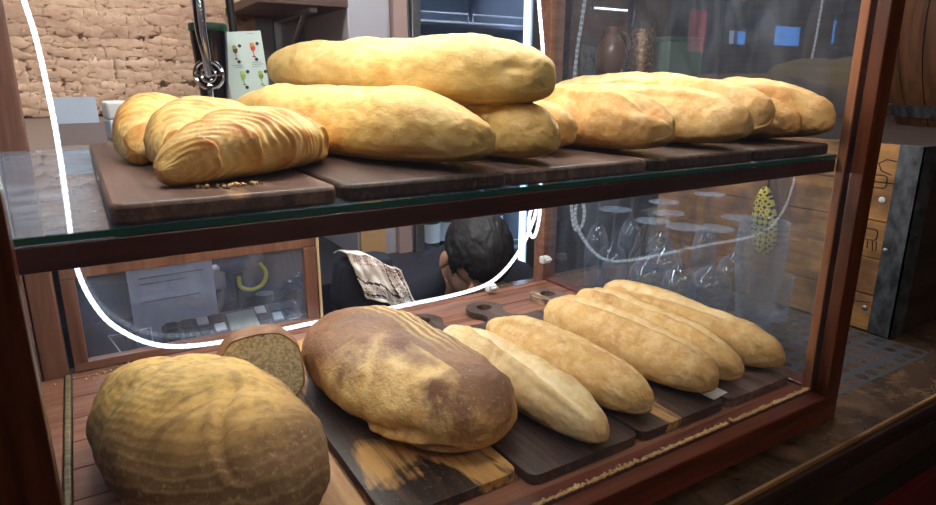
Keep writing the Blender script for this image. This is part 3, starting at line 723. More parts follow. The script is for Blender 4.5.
def croissant(label, loc, rz, L=.20, W=.048, H=.062, curve=.035, seed=0, s=1):
    bm = bmesh.new(); ly = bm.verts.layers.float.new('layer'); rg = bm.verts.layers.float.new('ridge'); nx, na = 190, 80; loops = []
    for i in range(nx+1):
        t = i/nx; u = 2*t-1
        au = abs(u); sg = 1 if u > 0 else -1
        env = lambda q: (max(.0, (1-q**1.75))**.66*.76+.24)*max(0, 1-q**12)**.5
        x = u*L/2; cy = curve*(u*u); lp = []
        for j in range(na):
            A = 2*PI*j/na; c_, s_ = math.cos(A), math.sin(A)
            # rolled turns: slanted overlapping edges, thick at the edge and thinning towards the tip
            ph = 3.4*au**.95 + .30*c_*sg + .16*noise.noise((x*18, c_*1.5+seed*3, s_*1.5)) + .18
            n0 = math.floor(ph); k = ph-n0
            step = (1-k)**1.5 if n0 >= 1 else .75-.25*k
            edge = math.exp(-(min(k, 1-k)/.05)**2)
            lam = math.sin((k*4.2+.9*noise.noise((x*20, c_*2, s_*2+seed)))*2*PI)*max(0, noise.noise((x*26+seed, c_*3, s_*3))+.45)
            rad = env(au)*(.90+.15*step)
            if i in (0, nx): rad = .03
            z0 = H*.5*max(env(au), .30)**.72
            d = 1+.030*lam+.08*noise.noise((x*24, c_*1.6+seed*3, s_*1.6))-.05*edge*(n0 >= 1)
            hw, hh = W*rad, H*.5*rad
            y = cy+hw*c_*d; z = z0*.93+hh*1.05*s_*d if s_ > 0 else z0*.93-min(z0*.93, hh*1.2)*min(1, abs(s_)**.7)
            q = Vector((x, y, max(0, z)))
            vv = bm.verts.new(q); vv[ly] = max(0, min(1, .55*(lam*.5+.5)+.45*k**2-.20)); vv[rg] = max(0, min(1, (1-k)**2.2*(.55+noise.noise((x*30, c_*2, s_*2+seed))*1.2))); lp.append(vv)
        loops.append(lp)
    for i in range(nx):
        for j in range(na): bm.faces.new((loops[i][j], loops[i][(j+1) % na], loops[i+1][(j+1) % na], loops[i+1][j]))
    bm.faces.new(loops[0][::-1]); bm.faces.new(loops[-1])
    mb = MB(); mb.bm.free(); mb.bm = bm
    o = mb.build('croissant', M['croissant'], angle=180); o.location = loc; o.rotation_euler = (0, 0, rz); o.scale = (s, s, s)
    return tag(o, label, 'croissant', 'croissants on the left shelf board')
croissant('largest croissant, lying nearest the glass on the dark board', (.172, .118, UZ), math.radians(37), L=.182, W=.044, H=.054, curve=.010, seed=1)
croissant('middle croissant between the nearest one and the rearmost one', (.148, .212, UZ), math.radians(58), L=.19, W=.042, H=.060, curve=-.012, seed=2)
croissant('rearmost croissant, leftmost on the dark board', (.118, .295, UZ), math.radians(66), L=.18, W=.036, H=.062, curve=-.010, seed=3)

# paper price slip
sl = MB(); sl.rings([[(x, y, .0003+.004*math.sin((y+.02)*60)**2+th) for x, y in ((-.016, -.02), (.016, -.02), (.016, .02), (-.016, .02))] for th in (0, .0004)])
o = sl.build('paper_slip', M['white'], smooth=False); o.location = (.706, .060, .0128); o.rotation_euler = (0, 0, .12)
tag(o, 'small white paper slip between the lower loaves near the front rail', 'paper')

# ------------------------------------------------------------------ right of the case
# perforated drip mat
bm = bmesh.new(); mx0, my0, pw, ph, ni, nj = .932, .010, .0295, .0295, 10, 19; n = 16
mat_w, mat_l = ni*pw, nj*ph
for i in range(ni):
    for j in range(nj):
        cx, cy = (i+.5)*pw, (j+.5)*ph
        inn = [bm.verts.new((cx+.0098*math.cos(2*PI*k/n), cy+.0098*math.sin(2*PI*k/n), 0)) for k in range(n)]
        out = []
        for k in range(n):
            c_, s_ = math.cos(2*PI*k/n), math.sin(2*PI*k/n); q = max(abs(c_), abs(s_))
            out.append(bm.verts.new((cx+c_/q*pw/2, cy+s_/q*ph/2, 0)))
        for k in range(n): bm.faces.new((inn[k], inn[(k+1) % n], out[(k+1) % n], out[k]))
bmesh.ops.remove_doubles(bm, verts=bm.verts[:], dist=1e-5)
mb = MB(); mb.bm.free(); mb.bm = bm
o = mb.build('drip_mat', plain('dark rubber', (64, 64, 70), .5), smooth=False); o.location = (mx0, my0, ZC+.0005)
so = o.modifiers.new('solid', 'SOLIDIFY'); so.thickness = .006; so.offset = 1
tag(o, 'dark perforated rubber drip mat on the marble beside the case', 'mat')
MZ = ZC+.007

# upside-down glasses on the mat
def revolve(prof, mat, name, parent=None, n=32):
    return MB().lathe(prof, n=n, cap=False).build(name, mat, parent, angle=60)
def wine(label, x, y, kind, s=1.0):
    t = thing('wine_glass', label, 'glass', (x, y, MZ), group='upside down glasses on the drip mat')
    if kind == 'balloon': bowl = [(.030, 0), (.036, .02), (.039, .045), (.036, .068), (.024, .086), (.008, .094), (.0045, .098)]; st, ft = (.098, .165), .033
    elif kind == 'flute': bowl = [(.022, 0), (.025, .03), (.026, .07), (.023, .11), (.014, .135), (.005, .145)]; st, ft = (.145, .205), .030
    else: bowl = [(.026, 0), (.031, .03), (.032, .06), (.026, .085), (.012, .10), (.0045, .106)]; st, ft = (.106, .172), .033
    bowl = [(r*s, z*s) for r, z in bowl]
    b = revolve([(r-.0014, z-.0010*(z > .001)) for r, z in bowl[:-1]][::-1]+bowl, M['wine_glass'], 'bowl', t)
    z0, z1 = st[0]*s, st[1]*s
    MB().lathe([(.0045*s, z0), (.0034*s, z0+.012), (.0034*s, z1-.012), (.006*s, z1-.003)], n=16).build('stem', M['wine_glass'], t)
    MB().lathe([(.006*s, z1-.003), (ft*s*.6, z1), (ft*s, z1+.003), (ft*s, z1+.0046), (.004, z1+.0040)], n=32).build('foot', M['wine_glass'], t)
    return t
GW = [(.995, .535, 'tulip', 'upside down wine glass at the far left of the drip mat'), (1.0, .435, 'balloon', 'upside down balloon glass above the third lower loaf'),
      (1.085, .47, 'balloon', 'upside down balloon glass right behind the first balloon glass'), (1.05, .325, 'balloon', 'upside down balloon glass in the middle of the side pane'),
      (.968, .585-.03, 'flute', 'tall upside down flute by the back right case post'), (1.065, .555, 'flute', 'tall upside down flute in the rear row of the mat'),
      (1.15, .54, 'tulip', 'upside down wine glass in the rear right corner of the mat'), (1.16, .43, 'flute', 'tall upside down flute beside the wooden crate'),
      (1.145, .345, 'tulip', 'upside down wine glass right before the blue patterned pouch'), (.985, .345, 'tulip', 'upside down wine glass close to the side pane')]
for x, y, k, lab in GW: wine(lab, x, y, k)
# large pitcher-like glass at the right
t = thing('beer_glass', 'tall upright beer glass nearest the right post behind the side pane', 'glass', (1.03, .215, MZ))
pr_ = [(.030, .001), (.031, .004), (.029, .02), (.033, .07), (.041, .13), (.042, .17), (.039, .205)]
revolve([(0, .001)]+pr_+[(r-.0018, z) for r, z in pr_[::-1][:-2]]+[(.026, .014), (0, .013)], M['wine_glass'], 'body', t, 40)
MB().tube([(.039*math.cos(2*PI*k/40), .039*math.sin(2*PI*k/40), .205) for k in range(40)], .0014, 6, closed=True).build('rim', M['wine_glass'], t)
t = thing('tumbler', 'low tumbler standing behind the tall beer glass', 'glass', (1.13, .25, MZ))
pr_ = [(.033, .001), (.034, .004), (.038, .085)]
revolve([(0, .001)]+pr_+[(r-.002, z) for r, z in pr_[::-1][:-1]]+[(.030, .012), (0, .012)], M['wine_glass'], 'body', t, 40)

# wooden crate
cx0, cx1, cy0, cy1, cz0, cz1 = 1.232, 2.28, .079, .63, ZC+.002, .303
t = thing('wooden_crate', 'worn honey coloured wooden crate with black metal corner beside the case', 'crate', (1.75, .35, cz0)); O = Vector((1.75, .35, cz0))
cw = wood('crate wood', (120, 74, 40), (206, 148, 86), 'Y', .8, .6, bump=.4, blotch=(112, 76, 48))
n_ = 5; hh = (cz1-cz0)/n_
m = MB()
for k in range(n_): m.box(cx0-O.x, cx0+.018-O.x, cy0-O.y, cy1-O.y, k*hh+.0006, (k+1)*hh-.0006)
m.build('side_boards', cw, t, smooth=False, bevel=.0015)
dkw = wood('dark crate wood', (36, 24, 20), (66, 46, 36), 'X', .8, .6)
MB().box(cx0+.018-O.x, cx1-O.x, cy0+.002-O.y, cy0+.02-O.y, 0, cz1-cz0).box(cx1-.018-O.x, cx1-O.x, cy0+.02-O.y, cy1-O.y, 0, cz1-cz0).box(cx0+.018-O.x, cx1-O.x, cy1-.018-O.y, cy1-O.y, 0, cz1-cz0).build('dark_boards', dkw, t, smooth=False)
MB().box(cx0+.001-O.x, cx1-O.x, cy0-O.y, cy1-O.y, cz1-cz0-.012, cz1-cz0).build('lid', dkw, t, smooth=False, bevel=.001)
iron = NT('black iron'); p = iron.pr(Roughness=.55, Metallic=.6); k = iron.noise(iron.coord((30, 60, 30), rot=(.8, 0, 0)), 1, 4, .6)
iron.l(iron.ramp(k, [(.35, (58, 58, 62)), (.7, (112, 114, 120))]), p.inputs['Base Color']); iron.bump(p, k, .5, .001)
MB().box(cx0-.003-O.x, cx0-O.x, cy0-.003-O.y, cy0+.037-O.y, 0, cz1-cz0).box(cx0-.003-O.x, cx0+.04-O.x, cy0-.003-O.y, cy0+.002-O.y, 0, cz1-cz0).build('corner_strap', iron.m, t, smooth=False, bevel=.0008)
for zz, yy in ((.242, cy0+.051), (.042, cy0+.048), (.155, cy0+.031)):
    MB().sphere((cx0-.002-O.x, yy-O.y, zz), (.0022, .0055, .0055)).build('rivet', M['white'] if zz > .2 else M['steel'], t)
def mark(pts, r=.0011, closed=False):
    MB().tube([(cx0-O.x, y-O.y, z) for y, z in pts], r, 6, closed).build('burnt_mark', M['dark'], t)
def rr_loop(y0, y1, z0, z1): return [(y, z) for y, z in rrect(y0, y1, z0, z1, .006)]
mark(rr_loop(.128, .170, .262, .284), closed=True); mark(catmull([(.125, .284, 0), (.140, .292, 0), (.150, .306, 0), (.135, .312, 0), (.120, .306, 0)], 4) and [(.122, .286), (.140, .292), (.146, .304), (.134, .312), (.118, .310)])
mark(rr_loop(.128, .178, .168, .188), closed=True); mark([(.128, .168), (.126, .150), (.132, .148), (.134, .166)]); mark([(.142, .166), (.142, .152)]); mark([(.152, .166), (.152, .156)])
mark([(.120, .055), (.150, .050), (.172, .056), (.158, .060), (.172, .064)])
# pierced ornament on the dark front
m = MB()
for i in range(9):
    for j in range(6):
        if (i-4)**2/20+(j-2.5)**2/8 < 1: m.lathe([(.0075, 0), (.006, .002)], n=6, mat=Matrix.Rotation(PI/2, 4, 'X'), c=(1.40+i*.017+(j % 2)*.0085-O.x, cy0+.0025-O.y, .12+j*.015))
m.build('pierced_ornament', plain('ornament', (60, 52, 48), .5), t)

# barrel on the crate
t = thing('barrel', 'dark wooden barrel standing on the crate at the right edge', 'barrel', (1.93, .245, .3035))
H_ = .50; prf = lambda z: .185+.065*(1-(2*z/H_-1)**2)
bw = wood('barrel staves', (52, 32, 20), (112, 72, 44), 'Z', .6, .45, bump=.5)
m = MB(); ns = 22
for k in range(ns):
    a0, a1 = 2*PI*(k+.02)/ns, 2*PI*(k+.98)/ns; L = []
    for i in range(15):
        z = H_*i/14; r = prf(z)
        L.append([(r*math.cos(a), r*math.sin(a), z) for a in (a0, (a0+a1)/2, a1)]+[((r-.02)*math.cos(a), (r-.02)*math.sin(a), z) for a in (a1, a0)])
    m.rings(L)
m.build('staves', bw, t, angle=50)
for zz in (.015, H_-.03): MB().lathe([(.178, zz), (.178, zz+.015)], n=40).build('head', bw, t)
for z in (.02, .46): MB().lathe([(prf(z)-.003, z), (prf(z)+.003, z), (prf(z+.028)+.003, z+.028), (prf(z+.028)-.003, z+.028)], n=48, cap=False).build('hoop', iron.m, t)

# blue pouch with yellow flowers, hanging on the crate side
ptn = NT('navy cloth with yellow flowers'); p = ptn.pr(Roughness=.8)
vo = ptn.n('ShaderNodeTexVoronoi', Scale=1.0); vo.inputs['Randomness'].default_value = .15
ptn.l(ptn.coord((10, 84, 84)), vo.inputs['Vector'])
ck = ptn.ramp(vo.outputs['Distance'], [(.22, (30, 30, 44)), (.26, (222, 196, 76)), (.50, (222, 196, 76)), (.56, (30, 34, 60))])
ptn.l(ck, p.inputs['Base Color'])
t = thing('pouch', 'navy pouch with yellow flower print hanging on the crate side', 'pouch', (1.215, .335, .06))
out = []
for k in range(36):
    a = 2*PI*k/36; out.append((.026*math.cos(a)*(1-.25*math.sin(a)), .072+.070*math.sin(a)))
m = MB(); L = []
for d, s in ((.0135, .55), (.012, .8), (.006, .97), (0, 1), (-.006, .97), (-.012, .8), (-.0135, .55)):
    L.append([(d, -y*s+.10*(z-.07), .072+(z-.072)*s) for y, z in out])
m.rings(L); m.build('body', ptn.m, t, angle=80)
MB().tube(catmull([(0, .0, .14), (.004, .004, .165), (.012, .006, .19), (.016, .008, .21)], 5), .002, 6).build('loop', M['navy'], t)

# shelf on the dark right wall with a few dim things
t = thing('wall_ledge', 'dark plank ledge on the plank wall seen through the side pane', 'shelf', (2.2, Y1-.051, .40))
MB().box(-.40, .42, -.17, 0, 0, .03).build('plank', M['dark'], t, smooth=False)
for xx in (-.3, .3): MB().box(xx, xx+.03, -.03, 0, -.18, 0).build('bracket', M['black'], t, smooth=False)
t = thing('jug', 'brown glazed jug on the dark ledge behind the slashed loaves', 'jug', (2.04, 1.66, .4305))
jb = plain('brown glaze', (120, 86, 64), .3)
MB().lathe([(.04, 0), (.06, .03), (.07, .08), (.055, .13), (.03, .17), (.036, .20)], n=28).build('body', jb, t)
MB().tube(catmull([(.030, 0, .18), (.08, 0, .17), (.10, 0, .12), (.064, 0, .07)], 6), .008).build('handle', jb, t)
t = thing('amber_jar', 'glittering amber jar on the dark ledge beside the jug', 'jar', (2.22, 1.66, .4305))
aj = NT('amber jar'); p = aj.pr(Roughness=.12, Metallic=.4); k = aj.noise(aj.coord((70, 70, 70)), 1, 3, .7)
aj.l(aj.ramp(k, [(.4, (60, 38, 26)), (.6, (150, 104, 56)), (.7, (226, 200, 150))]), p.inputs['Base Color']); aj.bump(p, k, 1, .004)
MB().lathe([(.050, 0), (.058, .01), (.058, .18), (.048, .20)], n=24).build('body', aj.m, t)
MB().lathe([(.050, .20), (.050, .225), (0, .226)], n=24).build('lid', M['black'], t)
t = thing('storage_box', 'dull green box on the dark ledge beside the amber jar', 'box', (2.43, 1.66, .4305))
MB().box(-.11, .11, -.07, .07, 0, .15).build('body', plain('dull green', (106, 130, 112), .6), t, bevel=.005)
MB().box(-.113, .113, -.073, .073, .15, .17).build('lid', plain('dull green lid', (86, 110, 96), .6), t, bevel=.003)
t = thing('strip_lamp', 'thin white strip lamp on the dark wall above the jug', 'lamp', (2.09, Y1-.0505, .71))
MB().box(-.10, .10, -.02, 0, -.006, .006).build('housing', M['steel'], t, smooth=False)
MB().box(-.095, .095, -.026, -.02, -.003, .003).build('tube', emit('strip lamp light', (225, 235, 255), 2.5), t, smooth=False)

# ------------------------------------------------------------------ ledge behind the case with tap, card and papers
LZ = .305
struct('trim_ledge', MB().box(-.9, .46, .66, Y1-.03, LZ-.03, LZ), plain('ledge board', (120, 104, 96), .6), smooth=False)
struct('trim_cabinet', MB().box(-.9, 1.0, 1.15, Y1-.03, FZ, -.12).box(-.9, .46, 1.45, Y1-.03, -.12, LZ-.03), plain('dark cabinet', (34, 34, 46), .5), smooth=False)
t = thing('beer_tap', 'chrome beer tap on a dark mirrored housing with green rim', 'tap', (.300, 1.0, LZ+.0005), -.35)
o_ = []
m = MB(); L = []
for z, r in ((0, .029), (.02, .026), (.06, .027), (.12, .031), (.175, .0345), (.200, .0355)): L.append((r, z))
m.lathe(L, n=36); m.build('housing', M['dark_mirror'], t)
MB().lathe([(.0358, .196), (.0372, .199), (.0372, .208), (.0358, .211), (.031, .211)], n=36, cap=False).build('rim', M['green'], t)
MB().lathe([(.0355, .2), (.028, .208), (0, .210)], n=36).build('cap', M['dark_mirror'], t)
m = MB(); m.tube([(.026*math.cos(2*PI*k/32), -.041, .112+.026*math.sin(2*PI*k/32)) for k in range(32)], .0045, 8, True)
m.tube([(.014*math.cos(2*PI*k/24), -.044, .112+.014*math.sin(2*PI*k/24)) for k in range(24)], .003, 8, True)
m.sphere((0, -.044, .112), (.007, .006, .007)); m.tube([(0, -.025, .112), (0, -.044, .112)], .006); m.tube([(-.026, -.041, .112), (.026, -.041, .112)], .003).build('valve_ring', M['chrome'], t)
MB().tube([(0, -.046, .112), (.000, -.050, .15), (-.004, -.052, .19), (-.005, -.053, .30), (-.005, -.053, .42)], [.007, .0085, .011, .0125, .013], 18).build('lever', M['chrome'], t)
MB().tube(catmull([(0, -.03, .10), (0, -.045, .085), (0, -.047, .05), (0, -.047, .02)], 5), .006).build('spout', M['chrome'], t)
t = thing('tap_handle', 'black tap handle standing behind the cocktail menu card', 'tap', (.375, 1.12, LZ+.0005))
MB().tube([(0, 0, 0), (0, 0, .19), (-.002, 0, .24), (-.006, 0, .34), (-.008, 0, .40)], [.010, .010, .008, .011, .013], 16).build('column', M['black'], t)
MB().lathe([(.02, 0), (.02, .008), (.012, .012)], n=24).build('base', M['steel'], t)

# cocktail menu card
t = thing('menu_card', 'pale cocktail menu card with four drink pictures beside the beer tap', 'menu card', (.378, 1.0, LZ+.0005), math.radians(-12))
tl = Matrix.Rotation(math.radians(-6), 4, 'X') @ Matrix.Rotation(math.radians(-4), 4, 'Y')
def flat(mb, name, mat, par=None):
    bmesh.ops.transform(mb.bm, matrix=tl, verts=mb.bm.verts[:]); return mb.build(name, mat, par or t, smooth=False)
MB().box(-.042, .042, -.018, .022, 0, .006).build('stand', plain('clear stand', (180, 190, 195), .2), t, smooth=False)
flat(MB().box(-.040, .040, -.001, .001, .004, .202), 'card', plain('mint white card', (206, 226, 222), .5))
def disc(m, x, z, rx, rz_, y=-.0016, n=18): m.prism(circle(0, 0, 1, n), -.0004, .0004, mat=Matrix.Translation((x, y, z)) @ Matrix.Rotation(PI/2, 4, 'X') @ Matrix.Diagonal((rx, rz_, 1, 1))); return m
dc = [(-.017, .165, (96, 66, 40), (150, 170, 80)), (.019, .168, (206, 74, 60), (230, 150, 60)), (-.009, .112, (150, 196, 84), (190, 214, 110)), (.027, .110, (120, 150, 70), (170, 190, 90))]
for x, z, c1, c2 in dc:
    d = flat(disc(disc(MB(), x, z, .0048, .007), x, z-.018, .004, .0014).box(x-.0006, x+.0006, -.0018, -.0012, z-.018, z-.006), 'drink_picture', plain('drink %d' % c1[0], c1, .6))
    flat(disc(MB(), x-.001, z+.006, .0045, .004, -.0022), 'garnish', plain('garnish %d' % c2[1], c2, .6), d)
    flat(disc(disc(MB(), x+.010, z+.008, .0035, .0035), x+.004, z-.024, .0035, .0035), 'badge', plain('badge', (52, 52, 56), .6))
m = MB()
for x, z, w in ((.018, .197, .014), (-.017, .134, .022), (-.015, .130, .018), (.022, .138, .020), (.024, .134, .024), (.02, .130, .018)):
    m.box(x-w/2, x+w/2, -.0016, -.001, z-.0006, z+.0006)
flat(m, 'text_lines', plain('faint print', (150, 172, 170), .6))

# papers and small box on the ledge
t = thing('paper_stack', 'bluish papers in a holder on the ledge by the light strip', 'papers', (.052, .80, LZ+.0005), .15)
m = MB(); m.box(-.030, .030, .000, .004, .001, .075, Matrix.Rotation(-.12, 4, 'X')).build('sheet', M['bluepaper'], t, smooth=False)
MB().box(-.032, .034, -.010, .022, 0, .004).box(-.030, .034, -.012, -.0095, 0, .034).build('holder', plain('smoky tray', (140, 130, 132), .3), t, smooth=False)
t = thing('napkin_pack', 'white wrapped pack on the ledge behind the rearmost croissant', 'pack', (.128, .86, LZ+.0005), .1)
MB().box(-.035, .035, -.03, .03, 0, .036).build('lower_pack', M['bluepaper'], t, bevel=.004)
MB().box(-.036, .034, -.028, .031, .0365, .066).build('upper_pack', M['white'], t, bevel=.004)

# ------------------------------------------------------------------ behind the sliding door
CT = ZC+.0005
t = thing('document_stand', 'white papers in a translucent stand behind the sliding door', 'papers', (.15, .690, CT), .05)
tl2 = Matrix.Rotation(-.10, 4, 'X')
m = MB(); m.box(-.066, .066, 0, .003, .006, .172, tl2).build('sheet', plain('pale sheet', (176, 186, 206), .7), t, smooth=False)
m = MB(); m.box(-.050, .05, -.0014, -.0004, .13, .132, tl2).box(-.05, .02, -.0014, -.0004, .12, .122, tl2).box(-.05, .04, -.0014, -.0004, .09, .092, tl2).build('print', M['grey'], t, smooth=False)
MB().box(-.07, .07, -.018, .022, 0, .005).build('foot', M['grey'], t, smooth=False)
t = thing('card_holder', 'small clear acrylic holder in the left corner behind the sliding door', 'holder', (.075, .650, CT), -.2)
m = MB()
for q in ([(-.03, 0, .058), (.03, 0, .064), (.03, .0, .002), (-.005, 0, .002)],): m.tube(q, .0014, 6, True)
m.build('frame', M['white'], t)
MB().prism([(-.03, .058), (.03, .064), (.03, .002), (-.005, .002)], -.0008, .0008, mat=Matrix.Rotation(PI/2, 4, 'X')).build('pane', M['wine_glass'], t, smooth=False)
# till keyboard
t = thing('till_keyboard', 'dark till keyboard with pale keys behind the sliding door', 'keyboard', (.238, .660, CT), .02)
rot = Matrix.Translation((0, 0, .022)) @ Matrix.Rotation(.42, 4, 'X')
m = MB(); m.box(-.115, .115, -.028, .050, -.012, .008, rot).build('body', plain('till grey', (70, 74, 86), .5), t, bevel=.005)
MB().box(-.105, .105, -.02, .02, -.012+.0005, -.004).box(-.1, .1, .0, .03, -.022+.0225, .010).build('foot', M['black'], t, smooth=False)
kc = [plain('key pale', (168, 172, 160), .5), plain('key dark', (36, 38, 46), .5), plain('key white', (214, 216, 220), .5)]
for i in range(9):
    for j in range(3):
        if 4 <= i <= 5: continue
        x = -.100+i*.0245
        MB().box(x-.009, x+.009, -.022+j*.023, -.003+j*.023, .0075, .012, rot).build('key', kc[1 if (i+j) % 4 else 2], t, bevel=.0015)
MB().box(-.012, .036, -.022, .040, .0075, .011, rot).build('display', kc[0], t, bevel=.001)
# regulator with yellow hose
t = thing('gas_regulator', 'steel gas regulator with black knob and looped yellow hose', 'regulator', (.262, .735, CT))
MB().tube([(0, 0, 0), (0, 0, .12)], .008).lathe([(.024, 0), (.024, .005), (.01, .008)]).build('post', M['black'], t)
MB().box(-.052, -.024, -.02, .012, .085, .125).build('valve_box', M['steel'], t, bevel=.003)
MB().lathe([(.017, -.03), (.019, -.02), (.019, .02), (.014, .03)], n=24, mat=Matrix.Rotation(PI/2, 4, 'Y'), c=(-.004, -.005, .128)).build('body', plain('slate paint', (56, 68, 100), .4), t)
MB().lathe([(.015, -.012), (.017, -.008), (.017, .012), (.0, .0125)], n=14, mat=Matrix.Rotation(PI/2-.3, 4, 'Y'), c=(.030, -.008, .134)).build('knob', M['steel'], t)
MB().tube(catmull([(.034, -.02, .125), (.044, -.022, .105), (.036, -.024, .085), (.016, -.024, .078), (-.002, -.022, .086), (-.004, -.02, .105)], 8), .0036, 10).build('hose', M['yellow'], t)
MB().tube(catmull([(-.045, -.005, .11), (-.062, -.008, .09), (-.072, -.01, .05), (-.080, -.01, .0)], 8), .0036, 10).build('hose', M['yellow'], t)
MB().tube(catmull([(-.03, .0, .09), (-.034, .0, .06), (-.045, .0, .03), (-.04, 0, .0)], 8), .006, 10).build('hose', M['grey'], t)
# crumpled clear bag
bm = bmesh.new(); bmesh.ops.create_uvsphere(bm, u_segments=40, v_segments=26, radius=1)
for v in bm.verts:
    q = v.co.copy(); k = 1+.35*abs(noise.noise(q*2.3+Vector((3, 1, 0))))-.3*abs(noise.noise(q*5+Vector((1, 8, 0))))+.12*noise.noise(q*11)
    v.co = Vector((q.x*.034*k, q.y*.032*k, max(.0, .050+q.z*.052*k)))
mb = MB(); mb.bm.free(); mb.bm = bm
cg = NT('clear film'); tr = cg.n('ShaderNodeBsdfTransparent', Color=(.8, .84, .92, 1)); g_ = cg.n('ShaderNodeBsdfGlossy', Roughness=.12); fr = cg.n('ShaderNodeFresnel', IOR=1.9); mx = cg.n('ShaderNodeMixShader')
cg.l(cg.math('MULTIPLY', fr.outputs[0], cg.math('SUBTRACT', 1.0, cg.n('ShaderNodeNewGeometry').outputs['Backfacing'])), mx.inputs[0]); cg.l(tr.outputs[0], mx.inputs[1]); cg.l(g_.outputs[0], mx.inputs[2]); cg.l(mx.outputs[0], cg.out.inputs[0])
o = mb.build('plastic_bag', cg.m, angle=25); o.location = (.348, .665, CT); tag(o, 'crumpled clear plastic bag beside the door stile', 'bag')
# black canisters behind
for k, (x, y, r, hh_, lab) in enumerate([(.36, .98, .05, 1.02, 'tall black gas bottle behind the crumpled clear bag'), (.12, 1.0, .055, 1.10, 'tall dark gas bottle behind the white papers')]):
    t = thing('gas_bottle', lab, 'gas bottle', (x, y, FZ))
    MB().lathe([(r*.95, 0), (r, .02), (r, hh_*.85), (r*.75, hh_*.93), (r*.3, hh_*.97)], n=32).build('body', [M['black'], M['navy']][k], t)
    MB().lathe([(.014, hh_*.96), (.014, hh_+.03), (.02, hh_+.032), (.02, hh_+.05)], n=16).build('valve', M['steel'], t)

# ------------------------------------------------------------------ backpack, patterned cloth
bpk = thing('backpack', 'dark navy backpack on the counter behind the door edge', 'backpack', (.475, .665, CT))
bm = bmesh.new(); bmesh.ops.create_cube(bm, size=2); bmesh.ops.subdivide_edges(bm, edges=bm.edges[:], cuts=10, use_grid_fill=True)
for v in bm.verts:
    q = v.co; q2 = Vector(((abs(q.x)**1)*math.copysign(1, q.x), q.y, q.z)); n2 = q.normalized()*1.25
    q = q*.62+n2*.38; q += q.normalized()*.06*noise.noise(q*2)
    v.co = Vector((q.x*.058*(1-.12*max(0, q.z)), q.y*.030, (q.z+1.0)*.062))
mb = MB(); mb.bm.free(); mb.bm = bm; mb.build('body', M['navy'], bpk, angle=80)
MB().tube(catmull([(-.012, -.033, .075), (-.004, -.0345, .085), (.008, -.034, .098)], 5), .0014, 6).build('zip_pull', M['steel'], bpk)
# draped cloth: border bands of dark pattern on cream
cl = NT('cream cloth with dark border'); p = cl.pr(Roughness=.9)
uv = cl.n('ShaderNodeUVMap', _uv_map='uv'); s3 = cl.sep(uv.outputs[0]); uu, vv = s3[0], s3[1]
def band(coord, a, b): return cl.math('MULTIPLY', cl.math('GREATER_THAN', coord, a), cl.math('LESS_THAN', coord, b))
dd = cl.math('MINIMUM', cl.math('SUBTRACT', 1.0, uu), vv)
zig = cl.math('ADD', dd, cl.math('MULTIPLY', cl.math('PINGPONG', cl.math('MULTIPLY', cl.math('ADD', uu, vv), 14), .5), .05))
fv = cl.n('ShaderNodeTexVoronoi', Scale=30.0); fv.inputs['Randomness'].default_value = .5; cl.l(uv.outputs[0], fv.inputs['Vector'])
fl_ = cl.math('MULTIPLY', band(dd, .14, .27), cl.math('LESS_THAN', fv.outputs['Distance'], .36))
k = cl.math('ADD', cl.math('ADD', band(zig, .09, .125), band(dd, .05, .065)), cl.math('ADD', band(zig, .31, .35), fl_), True)
c = cl.mix(k, (226, 220, 212), (52, 42, 48))
dots = cl.n('ShaderNodeTexVoronoi', Scale=24.0); dots.inputs['Randomness'].default_value = .4; cl.l(uv.outputs[0], dots.inputs['Vector'])
rd = cl.math('MULTIPLY', band(vv, .60, .78), cl.math('LESS_THAN', dots.outputs['Distance'], .34))
c = cl.mix(rd, c, (156, 70, 62)); cl.l(c, p.inputs['Base Color'])
bm = bmesh.new(); uvl = bm.loops.layers.uv.new('uv'); NU, NV = 40, 50; G = []
for i in range(NU+1):
    u = i/NU; row = []
    for j in range(NV+1):
        v = j/NV     # v=1 at the top ridge back edge, 0 at the hanging hem
        s = 1-v
        top = .22
        if s < top: yy = .022-.056*(s/top); zz = .129+.005*math.sin(s/top*PI)
        else: d = (s-top)/(1-top); yy = -.034-.016*d; zz = .129-.120*d
        xx = -.060+.100*u+.062*(s**1.2)*(.5+.5*u)
        fo = math.sin(u*17+s*6)*.007+math.sin(u*31-s*9+1)*.004+math.sin(s*21+u*7)*.003
        w = fo*min(1, .25+s)-.004
        zz += -.030*max(0, u-.35)*(1-s*.3)*2+.055*(1-u)**2*s+.006*math.sin(u*13+s*4)*s
        row.append(bm.verts.new((xx, yy+w, max(.003, zz))))
    G.append(row)
for i in range(NU):
    for j in range(NV):
        fc = bm.faces.new((G[i][j], G[i+1][j], G[i+1][j+1], G[i][j+1]))
        for lp, (a, b) in zip(fc.loops, ((i, j), (i+1, j), (i+1, j+1), (i, j+1))): lp[uvl].uv = (a/NU, b/NV)
mb = MB(); mb.bm.free(); mb.bm = bm
o = mb.build('patterned_cloth', cl.m, angle=180); o.location = (.486, .668, CT+.002)
so = o.modifiers.new('solid', 'SOLIDIFY'); so.thickness = .0016
tag(o, 'cream cloth with dark zigzag border draped over the navy backpack', 'cloth')

# ------------------------------------------------------------------ bowed person on a stool
st = thing('bar_stool', 'dark stool the bowed person sits on behind the counter', 'stool', (.90, 1.10, FZ))
MB().lathe([(.17, .60), (.18, .615), (.18, .64), (.16, .65)], n=32).build('seat', M['black'], st)
for k in range(4):
    a = PI/4+k*PI/2; MB().tube([(.13*math.cos(a), .13*math.sin(a), .60), (.19*math.cos(a), .19*math.sin(a), .0)], .014).build('leg', M['steel'], st)
MB().tube([(.172*math.cos(2*PI*k/32), .172*math.sin(2*PI*k/32), .2) for k in range(32)], .009, 8, True).build('foot_ring', M['steel'], st)

